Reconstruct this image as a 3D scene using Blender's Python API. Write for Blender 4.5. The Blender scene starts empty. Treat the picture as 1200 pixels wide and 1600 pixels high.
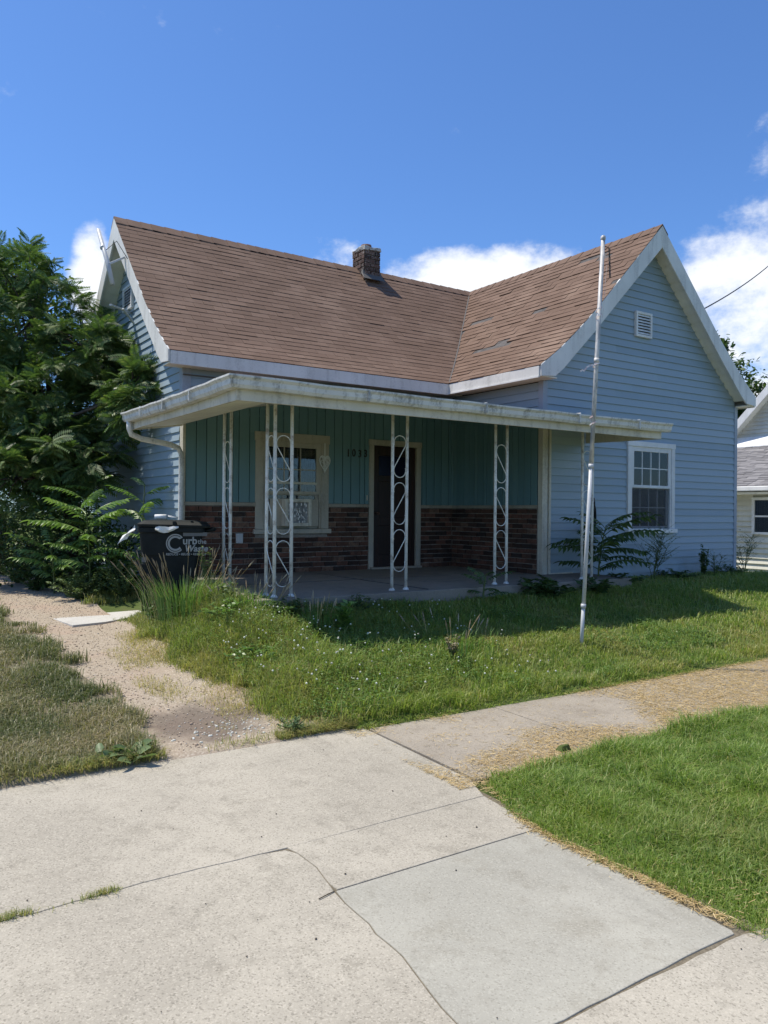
import bpy, bmesh, math, random
import numpy as np
from mathutils import Vector, Matrix, noise as mnoise

random.seed(7)
RNG = np.random.default_rng(11)
SC = bpy.context.scene
COL = SC.collection
R = math.radians

# ------------------------------------------------------------------ camera
CAM_Z = 1.62
YAW, ROLL = R(33.9), R(0.47)
cam_d = bpy.data.cameras.new('camera')
cam_d.sensor_fit = 'VERTICAL'
cam_d.sensor_height = 36.0
cam_d.sensor_width = 27.0
cam_d.lens = 1232 / 1600 * 36.0
cam_d.clip_start = 0.05
cam_d.clip_end = 2000
cam = bpy.data.objects.new('camera', cam_d)
COL.objects.link(cam)
fwd = Vector((math.sin(YAW), math.cos(YAW), 0))
rgt = Vector((math.cos(YAW), -math.sin(YAW), 0))
upv = Vector((0, 0, 1))
r2 = rgt * math.cos(ROLL) + upv * math.sin(ROLL)
u2 = upv * math.cos(ROLL) - rgt * math.sin(ROLL)
cam.matrix_world = Matrix(((r2.x, u2.x, -fwd.x, 0), (r2.y, u2.y, -fwd.y, 0), (r2.z, u2.z, -fwd.z, CAM_Z), (0, 0, 0, 1)))
SC.camera = cam

# ------------------------------------------------------------------ light
SUN = Vector((-0.33, 0.30, 1.0)).normalized()
SUN_EL = math.asin(SUN.z)
SUN_AZ = math.atan2(SUN.x, SUN.y)
sun_d = bpy.data.lights.new('sun', 'SUN')
sun_d.energy = 4.5
sun_d.angle = R(0.53)
sun_d.color = (1.0, 0.925, 0.79)
sun = bpy.data.objects.new('sun', sun_d)
sun.rotation_euler = SUN.to_track_quat('Z', 'Y').to_euler()
sun.location = (0, 0, 30)
COL.objects.link(sun)
SC.view_settings.view_transform = 'Standard'
SC.view_settings.look = 'None'
SC.view_settings.exposure = 0.34
SC.view_settings.gamma = 1.0
SC.view_settings.use_curve_mapping = False

world = bpy.data.worlds.new('World')
SC.world = world
world.use_nodes = True
wn, wl = world.node_tree.nodes, world.node_tree.links
wn.clear()
w_out = wn.new('ShaderNodeOutputWorld')
w_bg = wn.new('ShaderNodeBackground')
w_bg.inputs['Strength'].default_value = 0.135
wl.new(w_bg.outputs[0], w_out.inputs[0])
sky = wn.new('ShaderNodeTexSky')
sky.sky_type = 'NISHITA'
sky.sun_disc = False
sky.sun_elevation = SUN_EL
sky.sun_rotation = SUN_AZ
sky.altitude = 300
sky.air_density = 1.0
sky.dust_density = 0.7
sky.ozone_density = 3.0


def wmath(op, a, b=None, c=None):
    n = wn.new('ShaderNodeMath')
    n.operation = op
    for i, v in enumerate((a, b, c)):
        if v is None:
            continue
        if isinstance(v, (int, float)):
            n.inputs[i].default_value = v
        else:
            wl.new(v, n.inputs[i])
    return n.outputs[0]


tc = wn.new('ShaderNodeTexCoord')
sep = wn.new('ShaderNodeSeparateXYZ')
wl.new(tc.outputs['Generated'], sep.inputs[0])
az = wmath('ARCTAN2', sep.outputs[0], sep.outputs[1])          # 0 = +Y, positive towards +X
el = wmath('ARCSINE', sep.outputs[2])
cmb = wn.new('ShaderNodeCombineXYZ')
wl.new(az, cmb.inputs[0])
wl.new(wmath('MULTIPLY', el, 1.35), cmb.inputs[1])
nz = wn.new('ShaderNodeTexNoise')
nz.inputs['Scale'].default_value = 17.0
nz.inputs['Detail'].default_value = 9.0
nz.inputs['Roughness'].default_value = 0.62
wl.new(cmb.outputs[0], nz.inputs['Vector'])
nz2 = wn.new('ShaderNodeTexNoise')
nz2.inputs['Scale'].default_value = 3.4
nz2.inputs['Detail'].default_value = 5.0
wl.new(cmb.outputs[0], nz2.inputs['Vector'])


def cloud(azd, eld, wa, we, amp):
    """one cumulus: a soft ellipse in azimuth / elevation (degrees) that the noise eats into"""
    da = wmath('DIVIDE', wmath('SUBTRACT', az, R(azd)), R(wa))
    de = wmath('DIVIDE', wmath('SUBTRACT', el, R(eld)), R(we))
    rr = wmath('ADD', wmath('MULTIPLY', da, da), wmath('MULTIPLY', de, de))
    return wmath('MULTIPLY', wmath('SUBTRACT', 1.0, wmath('MINIMUM', rr, 7.0)), amp)


blobs = [cloud(41.8, 15.8, 9.6, 3.2, 0.85), cloud(38.0, 15.4, 4.0, 2.4, 0.40), cloud(46, 12, 12, 4.6, 0.5), cloud(58.2, 14.8, 5.2, 5.4, 0.54),
         cloud(60.5, 9.5, 6.5, 5.5, 0.5), cloud(13.6, 15.3, 2.0, 3.8, 0.95), cloud(60.5, 22.6, 2.2, 2.2, 0.20),
         cloud(30, 17.2, 3.2, 1.6, 0.22), cloud(14.0, 30.0, 2.4, 0.7, 0.03), cloud(7.5, 26.0, 1.6, 1.0, 0.03),
         cloud(-30, 13, 16, 7, 0.6), cloud(95, 14, 18, 8, 0.6), cloud(140, 20, 20, 9, 0.6), cloud(-120, 16, 22, 9, 0.6),
         cloud(-75, 24, 9, 5, 0.5), cloud(-165, 12, 18, 6, 0.6)]
m = blobs[0]
for b in blobs[1:]:
    m = wmath('MAXIMUM', m, b)
m = wmath('ADD', m, wmath('MULTIPLY', wmath('SUBTRACT', nz.outputs[0], 0.5), 1.35))
m = wmath('ADD', m, wmath('MULTIPLY', wmath('SUBTRACT', nz2.outputs[0], 0.5), 0.5))
mr = wn.new('ShaderNodeMapRange')
mr.interpolation_type = 'SMOOTHSTEP'
mr.inputs['From Min'].default_value = 0.06
mr.inputs['From Max'].default_value = 0.66
wl.new(m, mr.inputs['Value'])
tint = wn.new('ShaderNodeMix')
tint.data_type = 'RGBA'
tint.blend_type = 'MULTIPLY'
tint.inputs[0].default_value = 1.0
tint.inputs[7].default_value = (0.54, 0.77, 1.06, 1)
wl.new(sky.outputs[0], tint.inputs[6])
cm = wn.new('ShaderNodeMix')
cm.data_type = 'RGBA'
wl.new(wmath('MULTIPLY', mr.outputs[0], 0.95), cm.inputs[0])
wl.new(tint.outputs[2], cm.inputs[6])
cm.inputs[7].default_value = (6.3, 6.45, 6.7, 1)
wl.new(cm.outputs[2], w_bg.inputs['Color'])

# ------------------------------------------------------------------ materials
MATS = {}


class NT:
    def __init__(self, name):
        self.m = bpy.data.materials.new(name)
        self.m.use_nodes = True
        self.n, self.l = self.m.node_tree.nodes, self.m.node_tree.links
        self.n.clear()
        self.out = self.n.new('ShaderNodeOutputMaterial')
        MATS[name] = self.m

    def node(self, t, **kw):
        n = self.n.new(t)
        for k, v in kw.items():
            setattr(n, k, v)
        return n

    def put(self, sock, v):
        if v is None:
            return
        if hasattr(v, 'is_output'):
            self.l.new(v, sock)
        elif isinstance(v, (tuple, list)) and sock.type == 'RGBA':
            sock.default_value = (*v[:3], 1)
        else:
            sock.default_value = v

    def math(self, op, a, b=None, clamp=False):
        n = self.node('ShaderNodeMath', operation=op)
        n.use_clamp = clamp
        self.put(n.inputs[0], a)
        if b is not None:
            self.put(n.inputs[1], b)
        return n.outputs[0]

    def coord(self, kind='Object'):
        if kind == 'World':
            return self.node('ShaderNodeNewGeometry').outputs['Position']
        return self.node('ShaderNodeTexCoord').outputs[kind]

    def noise(self, scale, detail=4, rough=0.55, stretch=None, kind='World'):
        v = self.coord(kind)
        if stretch:
            mp = self.node('ShaderNodeMapping')
            mp.inputs['Scale'].default_value = stretch
            self.l.new(v, mp.inputs[0])
            v = mp.outputs[0]
        n = self.node('ShaderNodeTexNoise')
        n.inputs['Scale'].default_value = scale
        n.inputs['Detail'].default_value = detail
        n.inputs['Roughness'].default_value = rough
        self.l.new(v, n.inputs['Vector'])
        return n.outputs[0]

    def voronoi(self, scale, out='Distance', kind='World'):
        n = self.node('ShaderNodeTexVoronoi')
        n.inputs['Scale'].default_value = scale
        self.l.new(self.coord(kind), n.inputs['Vector'])
        return n.outputs[out]

    def ramp(self, fac, stops, interp='LINEAR'):
        n = self.node('ShaderNodeValToRGB')
        cr = n.color_ramp
        cr.interpolation = interp
        while len(cr.elements) > 1:
            cr.elements.remove(cr.elements[-1])
        for i, (p, c) in enumerate(stops):
            e = cr.elements[0] if i == 0 else cr.elements.new(p)
            e.position = p
            e.color = (*c, 1) if isinstance(c, (tuple, list)) else (c, c, c, 1)
        self.put(n.inputs[0], fac)
        return n.outputs[0]

    def mix(self, fac, a, b, blend='MIX'):
        n = self.node('ShaderNodeMix', data_type='RGBA', blend_type=blend)
        self.put(n.inputs[0], fac)
        self.put(n.inputs[6], a)
        self.put(n.inputs[7], b)
        return n.outputs[2]

    def maprange(self, v, a, b, c=0.0, d=1.0):
        n = self.node('ShaderNodeMapRange')
        n.interpolation_type = 'SMOOTHSTEP'
        self.put(n.inputs[0], v)
        for i, q in enumerate((a, b, c, d)):
            n.inputs[1 + i].default_value = q
        return n.outputs[0]

    def random(self):
        """a value of its own for each object and each loose piece inside an object"""
        o = self.node('ShaderNodeObjectInfo').outputs['Random']
        g = self.node('ShaderNodeNewGeometry').outputs['Random Per Island']
        return self.math('FRACT', self.math('ADD', self.math('MULTIPLY', o, 7.13), g))

    def bump(self, h, strength=0.3, dist=0.01):
        n = self.node('ShaderNodeBump')
        n.inputs['Strength'].default_value = strength
        n.inputs['Distance'].default_value = dist
        self.l.new(h, n.inputs['Height'])
        return n.outputs[0]

    def principled(self, col, rough=0.7, spec=0.3, bump=None, metal=0.0, **kw):
        p = self.node('ShaderNodeBsdfPrincipled')
        self.put(p.inputs['Base Color'], col)
        self.put(p.inputs['Roughness'], rough)
        p.inputs['Specular IOR Level'].default_value = spec
        p.inputs['Metallic'].default_value = metal
        for k, v in kw.items():
            self.put(p.inputs[k], v)
        if bump is not None:
            self.l.new(bump, p.inputs['Normal'])
        self.l.new(p.outputs[0], self.out.inputs[0])
        return self.m

    def leafy(self, col, trans=0.35, rough=0.5, spec=0.3):
        p = self.node('ShaderNodeBsdfPrincipled')
        self.put(p.inputs['Base Color'], col)
        p.inputs['Roughness'].default_value = rough
        p.inputs['Specular IOR Level'].default_value = spec
        t = self.node('ShaderNodeBsdfTranslucent')
        self.put(t.inputs[0], self.mix(1.0, col, (1.02, 1.18, 0.55), 'MULTIPLY'))
        x = self.node('ShaderNodeMixShader')
        x.inputs[0].default_value = trans
        self.l.new(p.outputs[0], x.inputs[1])
        self.l.new(t.outputs[0], x.inputs[2])
        self.l.new(x.outputs[0], self.out.inputs[0])
        return self.m


def scaled(c, k):
    return tuple(v * k for v in c)


def painted(name, c, dirt=(0.10, 0.095, 0.08), amount=0.5, rough=0.55, streak=True, spec=0.35):
    t = NT(name)
    big = t.noise(2.1, 5)
    fine = t.noise(34, 5, 0.7)
    st = t.noise(9, 4, 0.6, (1, 1, 0.12) if streak else None)
    f = t.math('MULTIPLY', t.maprange(t.math('ADD', t.math('MULTIPLY', st, 0.6), t.math('MULTIPLY', fine, 0.4)), 0.46, 0.72), amount)
    c1 = t.mix(t.maprange(big, 0.3, 0.7), scaled(c, 0.9), scaled(c, 1.06))
    col = t.mix(f, c1, dirt)
    return t.principled(col, rough, spec, t.bump(fine, 0.12, 0.004))


# vinyl siding: each plank slightly its own tone, chalky and streaked
t = NT('siding_blue')
cc = t.ramp(t.random(), [(0, (0.271, 0.350, 0.413)), (0.5, (0.296, 0.378, 0.445)), (1, (0.321, 0.403, 0.467))])
st = t.maprange(t.noise(3.2, 5, 0.6, (1, 1, 0.35)), 0.5, 0.75)
cc = t.mix(t.math('MULTIPLY', st, 0.22), cc, (0.36, 0.42, 0.48))
dk = t.maprange(t.noise(16, 4, 0.7), 0.62, 0.8)
cc = t.mix(t.math('MULTIPLY', dk, 0.2), cc, (0.13, 0.15, 0.17))
sz = t.node('ShaderNodeSeparateXYZ')
t.l.new(t.coord('World'), sz.inputs[0])
spl = t.math('ADD', sz.outputs[2], t.math('MULTIPLY', t.math('SUBTRACT', t.noise(5, 5, 0.7), 0.5), 0.9))
cc = t.mix(t.math('MULTIPLY', t.maprange(spl, 0.55, 0.95, 1, 0), 0.32), cc, (0.17, 0.165, 0.13))     # soil splashed up by rain
t.principled(cc, 0.5, 0.35, t.bump(t.math('ADD', t.noise(40, 3, 0.6, (1, 1, 6)), t.math('MULTIPLY', t.noise(1.7, 3), 2.2)), 0.10, 0.006))

t = NT('panel_teal')
cc = t.ramp(t.random(), [(0, (0.117, 0.221, 0.246)), (0.5, (0.132, 0.243, 0.268)), (1, (0.153, 0.266, 0.287))])
cc = t.mix(t.math('MULTIPLY', t.maprange(t.noise(5, 5, 0.65, (1, 1, 0.25)), 0.5, 0.75), 0.35), cc, (0.115, 0.20, 0.205))
t.principled(cc, 0.5, 0.4, t.bump(t.noise(60, 3, 0.6, (1, 1, 0.1)), 0.1, 0.003))

painted('white_paint', (0.72, 0.71, 0.68), amount=0.35)
painted('white_trim', (0.74, 0.74, 0.73), amount=0.22)
painted('old_white', (0.62, 0.585, 0.50), (0.16, 0.13, 0.10), 0.55)
painted('post_white', (0.74, 0.74, 0.70), (0.22, 0.15, 0.10), 0.85, 0.45, False)
painted('cream_soffit', (0.80, 0.785, 0.70), amount=0.12)
painted('trim_tan', (0.47, 0.43, 0.36), (0.14, 0.12, 0.095), 0.5)
painted('bluish_trim', (0.33, 0.38, 0.45), amount=0.25)
painted('gutter_white', (0.66, 0.655, 0.63), (0.07, 0.068, 0.06), 0.8)
painted('cream_siding', (0.60, 0.585, 0.50), amount=0.15)
painted('pale_siding', (0.76, 0.755, 0.72), amount=0.12)
painted('ledge_wood', (0.36, 0.32, 0.26), amount=0.45)
painted('galvanised', (0.50, 0.52, 0.54), (0.25, 0.25, 0.25), 0.5, 0.38)

t = NT('shingle_brown')
rn = t.random()
cc = t.ramp(rn, [(0, (0.160, 0.106, 0.078)), (0.4, (0.174, 0.115, 0.085)), (0.75, (0.188, 0.125, 0.093)), (1, (0.208, 0.140, 0.105))])
gr = t.noise(190, 2, 0.8)
cc = t.mix(t.math('MULTIPLY', t.maprange(gr, 0.35, 0.7), 0.45), cc, (0.10, 0.072, 0.06))
wx = t.maprange(t.noise(0.9, 5, 0.6), 0.5, 0.72)
cc = t.mix(t.math('MULTIPLY', wx, 0.4), cc, (0.30, 0.215, 0.165))
t.principled(cc, 0.92, 0.12, t.bump(gr, 0.35, 0.004))

t = NT('shingle_grey')
cc = t.ramp(t.random(), [(0, (0.17, 0.165, 0.17)), (1, (0.29, 0.28, 0.285))])
t.principled(t.mix(t.math('MULTIPLY', t.noise(160, 2), 0.4), cc, (0.08, 0.08, 0.085)), 0.9, 0.1)

t = NT('roof_felt')
t.principled(t.ramp(t.noise(12, 5), [(0.3, (0.075, 0.07, 0.068)), (0.7, (0.15, 0.14, 0.135))]), 0.95, 0.1)

t = NT('brick')
rn = t.random()
cc = t.ramp(rn, [(0, (0.055, 0.034, 0.028)), (0.22, (0.128, 0.066, 0.047)), (0.42, (0.185, 0.088, 0.062)), (0.6, (0.095, 0.056, 0.042)), (0.75, (0.22, 0.135, 0.095)), (0.88, (0.045, 0.036, 0.033)), (1, (0.045, 0.036, 0.033))], 'CONSTANT')
cc = t.mix(t.maprange(t.noise(26, 6, 0.7), 0.4, 0.75), cc, scaled((0.07, 0.04, 0.035), 1.0))
soot = t.maprange(t.noise(1.6, 4, 0.6), 0.52, 0.7)
cc = t.mix(t.math('MULTIPLY', soot, 0.55), cc, (0.032, 0.026, 0.024))
t.principled(cc, 0.9, 0.15, t.bump(t.noise(70, 5, 0.7), 0.5, 0.006))
t = NT('mortar')
cc = t.ramp(t.noise(30, 5, 0.7), [(0.3, (0.22, 0.19, 0.165)), (0.7, (0.40, 0.355, 0.31))])
soot = t.maprange(t.noise(1.6, 4, 0.6), 0.52, 0.7)
t.principled(t.mix(t.math('MULTIPLY', soot, 0.6), cc, (0.04, 0.035, 0.032)), 0.95, 0.1)
t = NT('mortar_pale')
t.principled(t.ramp(t.noise(18, 6, 0.75), [(0.32, (0.16, 0.145, 0.13)), (0.5, (0.46, 0.44, 0.40)), (0.75, (0.62, 0.60, 0.56))]), 0.95, 0.1, t.bump(t.noise(50, 5, 0.7), 0.6, 0.01))
t = NT('chimney_brick')
cc = t.ramp(t.random(), [(0, (0.045, 0.03, 0.027)), (0.5, (0.085, 0.052, 0.043)), (1, (0.14, 0.085, 0.068))])
t.principled(t.mix(t.maprange(t.noise(30, 5, 0.7), 0.45, 0.75), cc, (0.30, 0.27, 0.24)), 0.92, 0.12)


def concrete(name, base, dark, speck=1.0, stain=0.35):
    t = NT(name)
    big = t.noise(0.9, 6, 0.62)
    mid = t.noise(7, 5, 0.65)
    fine = t.noise(120, 3, 0.75)
    ag = t.voronoi(150, 'Color')
    agv = t.node('ShaderNodeSeparateColor')
    t.l.new(ag, agv.inputs[0])
    c = t.mix(t.maprange(big, 0.34, 0.7), scaled(base, 0.86), scaled(base, 1.07))
    c = t.mix(t.math('MULTIPLY', t.maprange(mid, 0.5, 0.78), stain), c, dark)
    blot = t.noise(2.3, 7, 0.72)
    c = t.mix(t.math('MULTIPLY', t.maprange(blot, 0.52, 0.70), stain * 1.1), c, scaled(dark, 1.15))
    run = t.noise(1.2, 5, 0.7, (2.6, 0.55, 1))
    c = t.mix(t.math('MULTIPLY', t.maprange(run, 0.55, 0.74), stain * 0.7), c, scaled(base, 0.62))
    c = t.mix(t.math('MULTIPLY', t.maprange(fine, 0.5, 0.72), 0.42 * speck), c, scaled(dark, 0.9))
    c = t.mix(t.math('MULTIPLY', t.maprange(agv.outputs[0], 0.72, 0.95), 0.5 * speck), c, scaled(base, 1.32))
    c = t.mix(t.math('MULTIPLY', t.maprange(agv.outputs[1], 0.80, 0.96), 0.55 * speck), c, scaled(dark, 0.7))
    h = t.math('ADD', t.math('MULTIPLY', fine, 0.6), t.math('MULTIPLY', agv.outputs[0], 0.4))
    return t.principled(c, 0.9, 0.18, t.bump(h, 0.35 * speck + 0.1, 0.004))


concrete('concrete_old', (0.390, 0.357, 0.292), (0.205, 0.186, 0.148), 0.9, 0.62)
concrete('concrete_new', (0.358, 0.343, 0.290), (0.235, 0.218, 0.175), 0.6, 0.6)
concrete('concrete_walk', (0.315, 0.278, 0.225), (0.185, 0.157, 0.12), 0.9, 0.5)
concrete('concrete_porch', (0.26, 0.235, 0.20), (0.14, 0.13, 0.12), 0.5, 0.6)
concrete('concrete_pad', (0.50, 0.485, 0.45), (0.30, 0.28, 0.25), 0.6)

t = NT('gravel')
v = t.voronoi(105, 'Color')
sv = t.node('ShaderNodeSeparateColor')
t.l.new(v, sv.inputs[0])
c = t.ramp(sv.outputs[0], [(0, (0.275, 0.228, 0.172)), (0.5, (0.325, 0.273, 0.208)), (0.85, (0.372, 0.318, 0.248)), (1, (0.47, 0.415, 0.335))])
c = t.mix(t.math('MULTIPLY', t.maprange(t.noise(1.3, 5, 0.6), 0.45, 0.68), 0.5), c, (0.36, 0.26, 0.20))
pz = t.node('ShaderNodeVectorMath', operation='DISTANCE')
t.l.new(t.coord('World'), pz.inputs[0])
pz.inputs[1].default_value = (2.15, 5.62, 0.05)
wet = t.maprange(t.math('ADD', pz.outputs['Value'], t.math('MULTIPLY', t.math('SUBTRACT', t.noise(4, 4), 0.5), 0.7)), 0.25, 0.62, 1, 0)
c = t.mix(t.math('MULTIPLY', wet, 0.72), c, (0.105, 0.085, 0.07))
dd = t.voronoi(105, 'Distance')
t.principled(c, 0.95, 0.1, t.bump(t.math('SUBTRACT', 1.0, dd), 0.3, 0.006))
t = NT('stone')
t.principled(t.ramp(t.random(), [(0, (0.22, 0.165, 0.12)), (0.5, (0.36, 0.285, 0.22)), (0.8, (0.45, 0.375, 0.295)), (1, (0.62, 0.56, 0.48))]), 0.9, 0.15)

t = NT('joint_sand')
t.principled(t.ramp(t.noise(60, 4, 0.7), [(0.3, (0.10, 0.085, 0.06)), (0.7, (0.22, 0.19, 0.14))]), 1.0, 0.05)
t = NT('soil_turf')
c = t.ramp(t.noise(5, 6, 0.65), [(0.3, (0.075, 0.11, 0.034)), (0.55, (0.115, 0.155, 0.048)), (0.75, (0.18, 0.165, 0.09))])
t.principled(t.mix(t.math('MULTIPLY', t.noise(90, 3, 0.7), 0.5), c, (0.022, 0.028, 0.012)), 1.0, 0.05, t.bump(t.noise(60, 4, 0.7), 0.6, 0.03))
t = NT('dirt')
c = t.ramp(t.math('ADD', t.math('MULTIPLY', t.noise(9, 6, 0.65), 0.5), t.math('MULTIPLY', t.noise(75, 4, 0.8), 0.5)), [(0.3, (0.13, 0.115, 0.075)), (0.6, (0.22, 0.19, 0.135)), (0.8, (0.36, 0.31, 0.25))])
t.principled(c, 1.0, 0.05, t.bump(t.noise(60, 4, 0.7), 0.5, 0.02))


def grass_mat(name, stops, straw=(0.50, 0.39, 0.18), trans=0.4):
    t = NT(name)
    at = t.node('ShaderNodeAttribute', attribute_name='tint')
    rn = t.node('ShaderNodeNewGeometry').outputs['Random Per Island']
    c = t.ramp(rn, stops)
    c = t.mix(t.math('MULTIPLY', t.maprange(t.noise(1.1, 4), 0.4, 0.7), 0.45), c, t.mix(1.0, c, (1.35, 1.15, 0.8), 'MULTIPLY'))
    c = t.mix(at.outputs['Fac'], c, straw)
    t.leafy(c, trans, 0.45, 0.35)


grass_mat('grass', [(0, (0.119, 0.210, 0.036)), (0.5, (0.189, 0.301, 0.056)), (0.85, (0.259, 0.371, 0.084)), (1, (0.378, 0.420, 0.168))])
grass_mat('dull_grass', [(0, (0.085, 0.115, 0.042)), (0.5, (0.125, 0.155, 0.060)), (1, (0.21, 0.21, 0.11))], (0.42, 0.34, 0.21), 0.3)
grass_mat('weed_grass', [(0, (0.112, 0.181, 0.050)), (0.5, (0.175, 0.250, 0.069)), (1, (0.275, 0.325, 0.125))])

grass_mat('long_blade', [(0, (0.14, 0.23, 0.05)), (0.6, (0.21, 0.31, 0.075)), (1, (0.32, 0.38, 0.15))], (0.52, 0.42, 0.2), 0.45)


def leaf_mat(name, stops, trans=0.3, rough=0.45, spec=0.35):
    t = NT(name)
    t.leafy(t.ramp(t.random(), stops), trans, rough, spec)


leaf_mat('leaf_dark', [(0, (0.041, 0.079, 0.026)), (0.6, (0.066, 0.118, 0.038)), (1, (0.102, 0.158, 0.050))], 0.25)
leaf_mat('leaf_mimosa', [(0, (0.062, 0.117, 0.042)), (0.6, (0.099, 0.165, 0.055)), (0.9, (0.145, 0.213, 0.071)), (1, (0.235, 0.262, 0.103))], 0.28)
leaf_mat('leaf_bright', [(0, (0.109, 0.207, 0.052)), (0.6, (0.161, 0.270, 0.071)), (1, (0.218, 0.322, 0.103))], 0.35, 0.38, 0.5)
leaf_mat('leaf_pale', [(0, (0.075, 0.115, 0.03)), (1, (0.16, 0.19, 0.06))], 0.45)
leaf_mat('leaf_grey', [(0, (0.10, 0.16, 0.065)), (1, (0.19, 0.25, 0.105))], 0.3)
leaf_mat('straw', [(0, (0.36, 0.25, 0.115)), (0.6, (0.55, 0.405, 0.20)), (1, (0.67, 0.535, 0.31))], 0.2, 0.6, 0.2)
leaf_mat('seed_brown', [(0, (0.22, 0.17, 0.11)), (1, (0.44, 0.37, 0.26))], 0.2, 0.7, 0.2)
leaf_mat('clover_white', [(0, (0.52, 0.50, 0.44)), (1, (0.76, 0.75, 0.71))], 0.25, 0.7, 0.2)

t = NT('bark')
t.principled(t.ramp(t.noise(14, 6, 0.7, (1, 1, 0.3)), [(0.3, (0.05, 0.04, 0.03)), (0.7, (0.13, 0.11, 0.09))]), 0.95, 0.1)
t = NT('stem_green')
t.principled((0.10, 0.13, 0.05), 0.7, 0.2)
t = NT('glass')
g1 = t.node('ShaderNodeBsdfGlass')
t.m = t.m
gl = t.node('ShaderNodeBsdfGlossy')
gl.inputs['Roughness'].default_value = 0.015
tr = t.node('ShaderNodeBsdfTransparent')
tr.inputs[0].default_value = (0.82, 0.86, 0.87, 1)
fr = t.node('ShaderNodeFresnel')
fr.inputs['IOR'].default_value = 1.45
t.n.remove(g1)
mx = t.node('ShaderNodeMixShader')
t.l.new(t.math('ADD', fr.outputs[0], 0.02), mx.inputs[0])
t.l.new(tr.outputs[0], mx.inputs[1])
t.l.new(gl.outputs[0], mx.inputs[2])
t.l.new(mx.outputs[0], t.out.inputs[0])
t = NT('screen')
tr = t.node('ShaderNodeBsdfTransparent')
df = t.node('ShaderNodeBsdfDiffuse')
df.inputs[0].default_value = (0.10, 0.105, 0.115, 1)
mx = t.node('ShaderNodeMixShader')
mx.inputs[0].default_value = 0.36
t.l.new(tr.outputs[0], mx.inputs[1])
t.l.new(df.outputs[0], mx.inputs[2])
t.l.new(mx.outputs[0], t.out.inputs[0])
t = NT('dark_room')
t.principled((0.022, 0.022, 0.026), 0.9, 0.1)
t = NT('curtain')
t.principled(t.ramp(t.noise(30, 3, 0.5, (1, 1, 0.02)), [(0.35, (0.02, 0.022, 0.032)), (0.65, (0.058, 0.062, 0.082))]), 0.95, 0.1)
t = NT('door_brown')
t.principled(t.ramp(t.noise(22, 5, 0.6, (1, 1, 0.08)), [(0.3, (0.016, 0.008, 0.007)), (0.7, (0.036, 0.014, 0.010))]), 0.45, 0.4)
t = NT('door_glass')
t.principled((0.004, 0.006, 0.03), 0.25, 0.2)
t = NT('bin_plastic')
t.principled(t.ramp(t.noise(6, 5, 0.6), [(0.35, (0.006, 0.009, 0.010)), (0.7, (0.013, 0.017, 0.018))]), 0.6, 0.25, t.bump(t.noise(180, 2), 0.08, 0.002))
t = NT('print_white')
t.principled((0.36, 0.36, 0.35), 0.7, 0.2)
t = NT('print_grey')
t.principled((0.17, 0.17, 0.17), 0.7, 0.2)
t = NT('black_metal')
t.principled((0.018, 0.017, 0.016), 0.5, 0.4)
t = NT('rubber')
t.principled((0.015, 0.015, 0.015), 0.7, 0.3)
t = NT('pole_paint')
bare = t.maprange(t.noise(11, 5, 0.65, (1, 1, 0.35)), 0.42, 0.62)
t.principled(t.mix(bare, (0.30, 0.31, 0.315), (0.60, 0.57, 0.54)), 0.42, 0.5, t.bump(t.noise(40, 4), 0.2, 0.003))
t = NT('ribbon')
t.principled(t.ramp(t.noise(20, 3), [(0.4, (0.62, 0.45, 0.44)), (0.6, (0.74, 0.70, 0.68))]), 0.8, 0.2)
t = NT('rust')
t.principled(t.ramp(t.noise(60, 4), [(0.3, (0.06, 0.04, 0.035)), (0.7, (0.17, 0.085, 0.055))]), 0.8, 0.3)
t = NT('paper_white')
t.principled((0.74, 0.74, 0.73), 0.75, 0.2)
t = NT('wicker_white')
t.principled((0.84, 0.84, 0.82), 0.7, 0.2)
t = NT('lead_flashing')
t.principled((0.11, 0.105, 0.10), 0.7, 0.3)

M = MATS

# ------------------------------------------------------------------ object helpers


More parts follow.
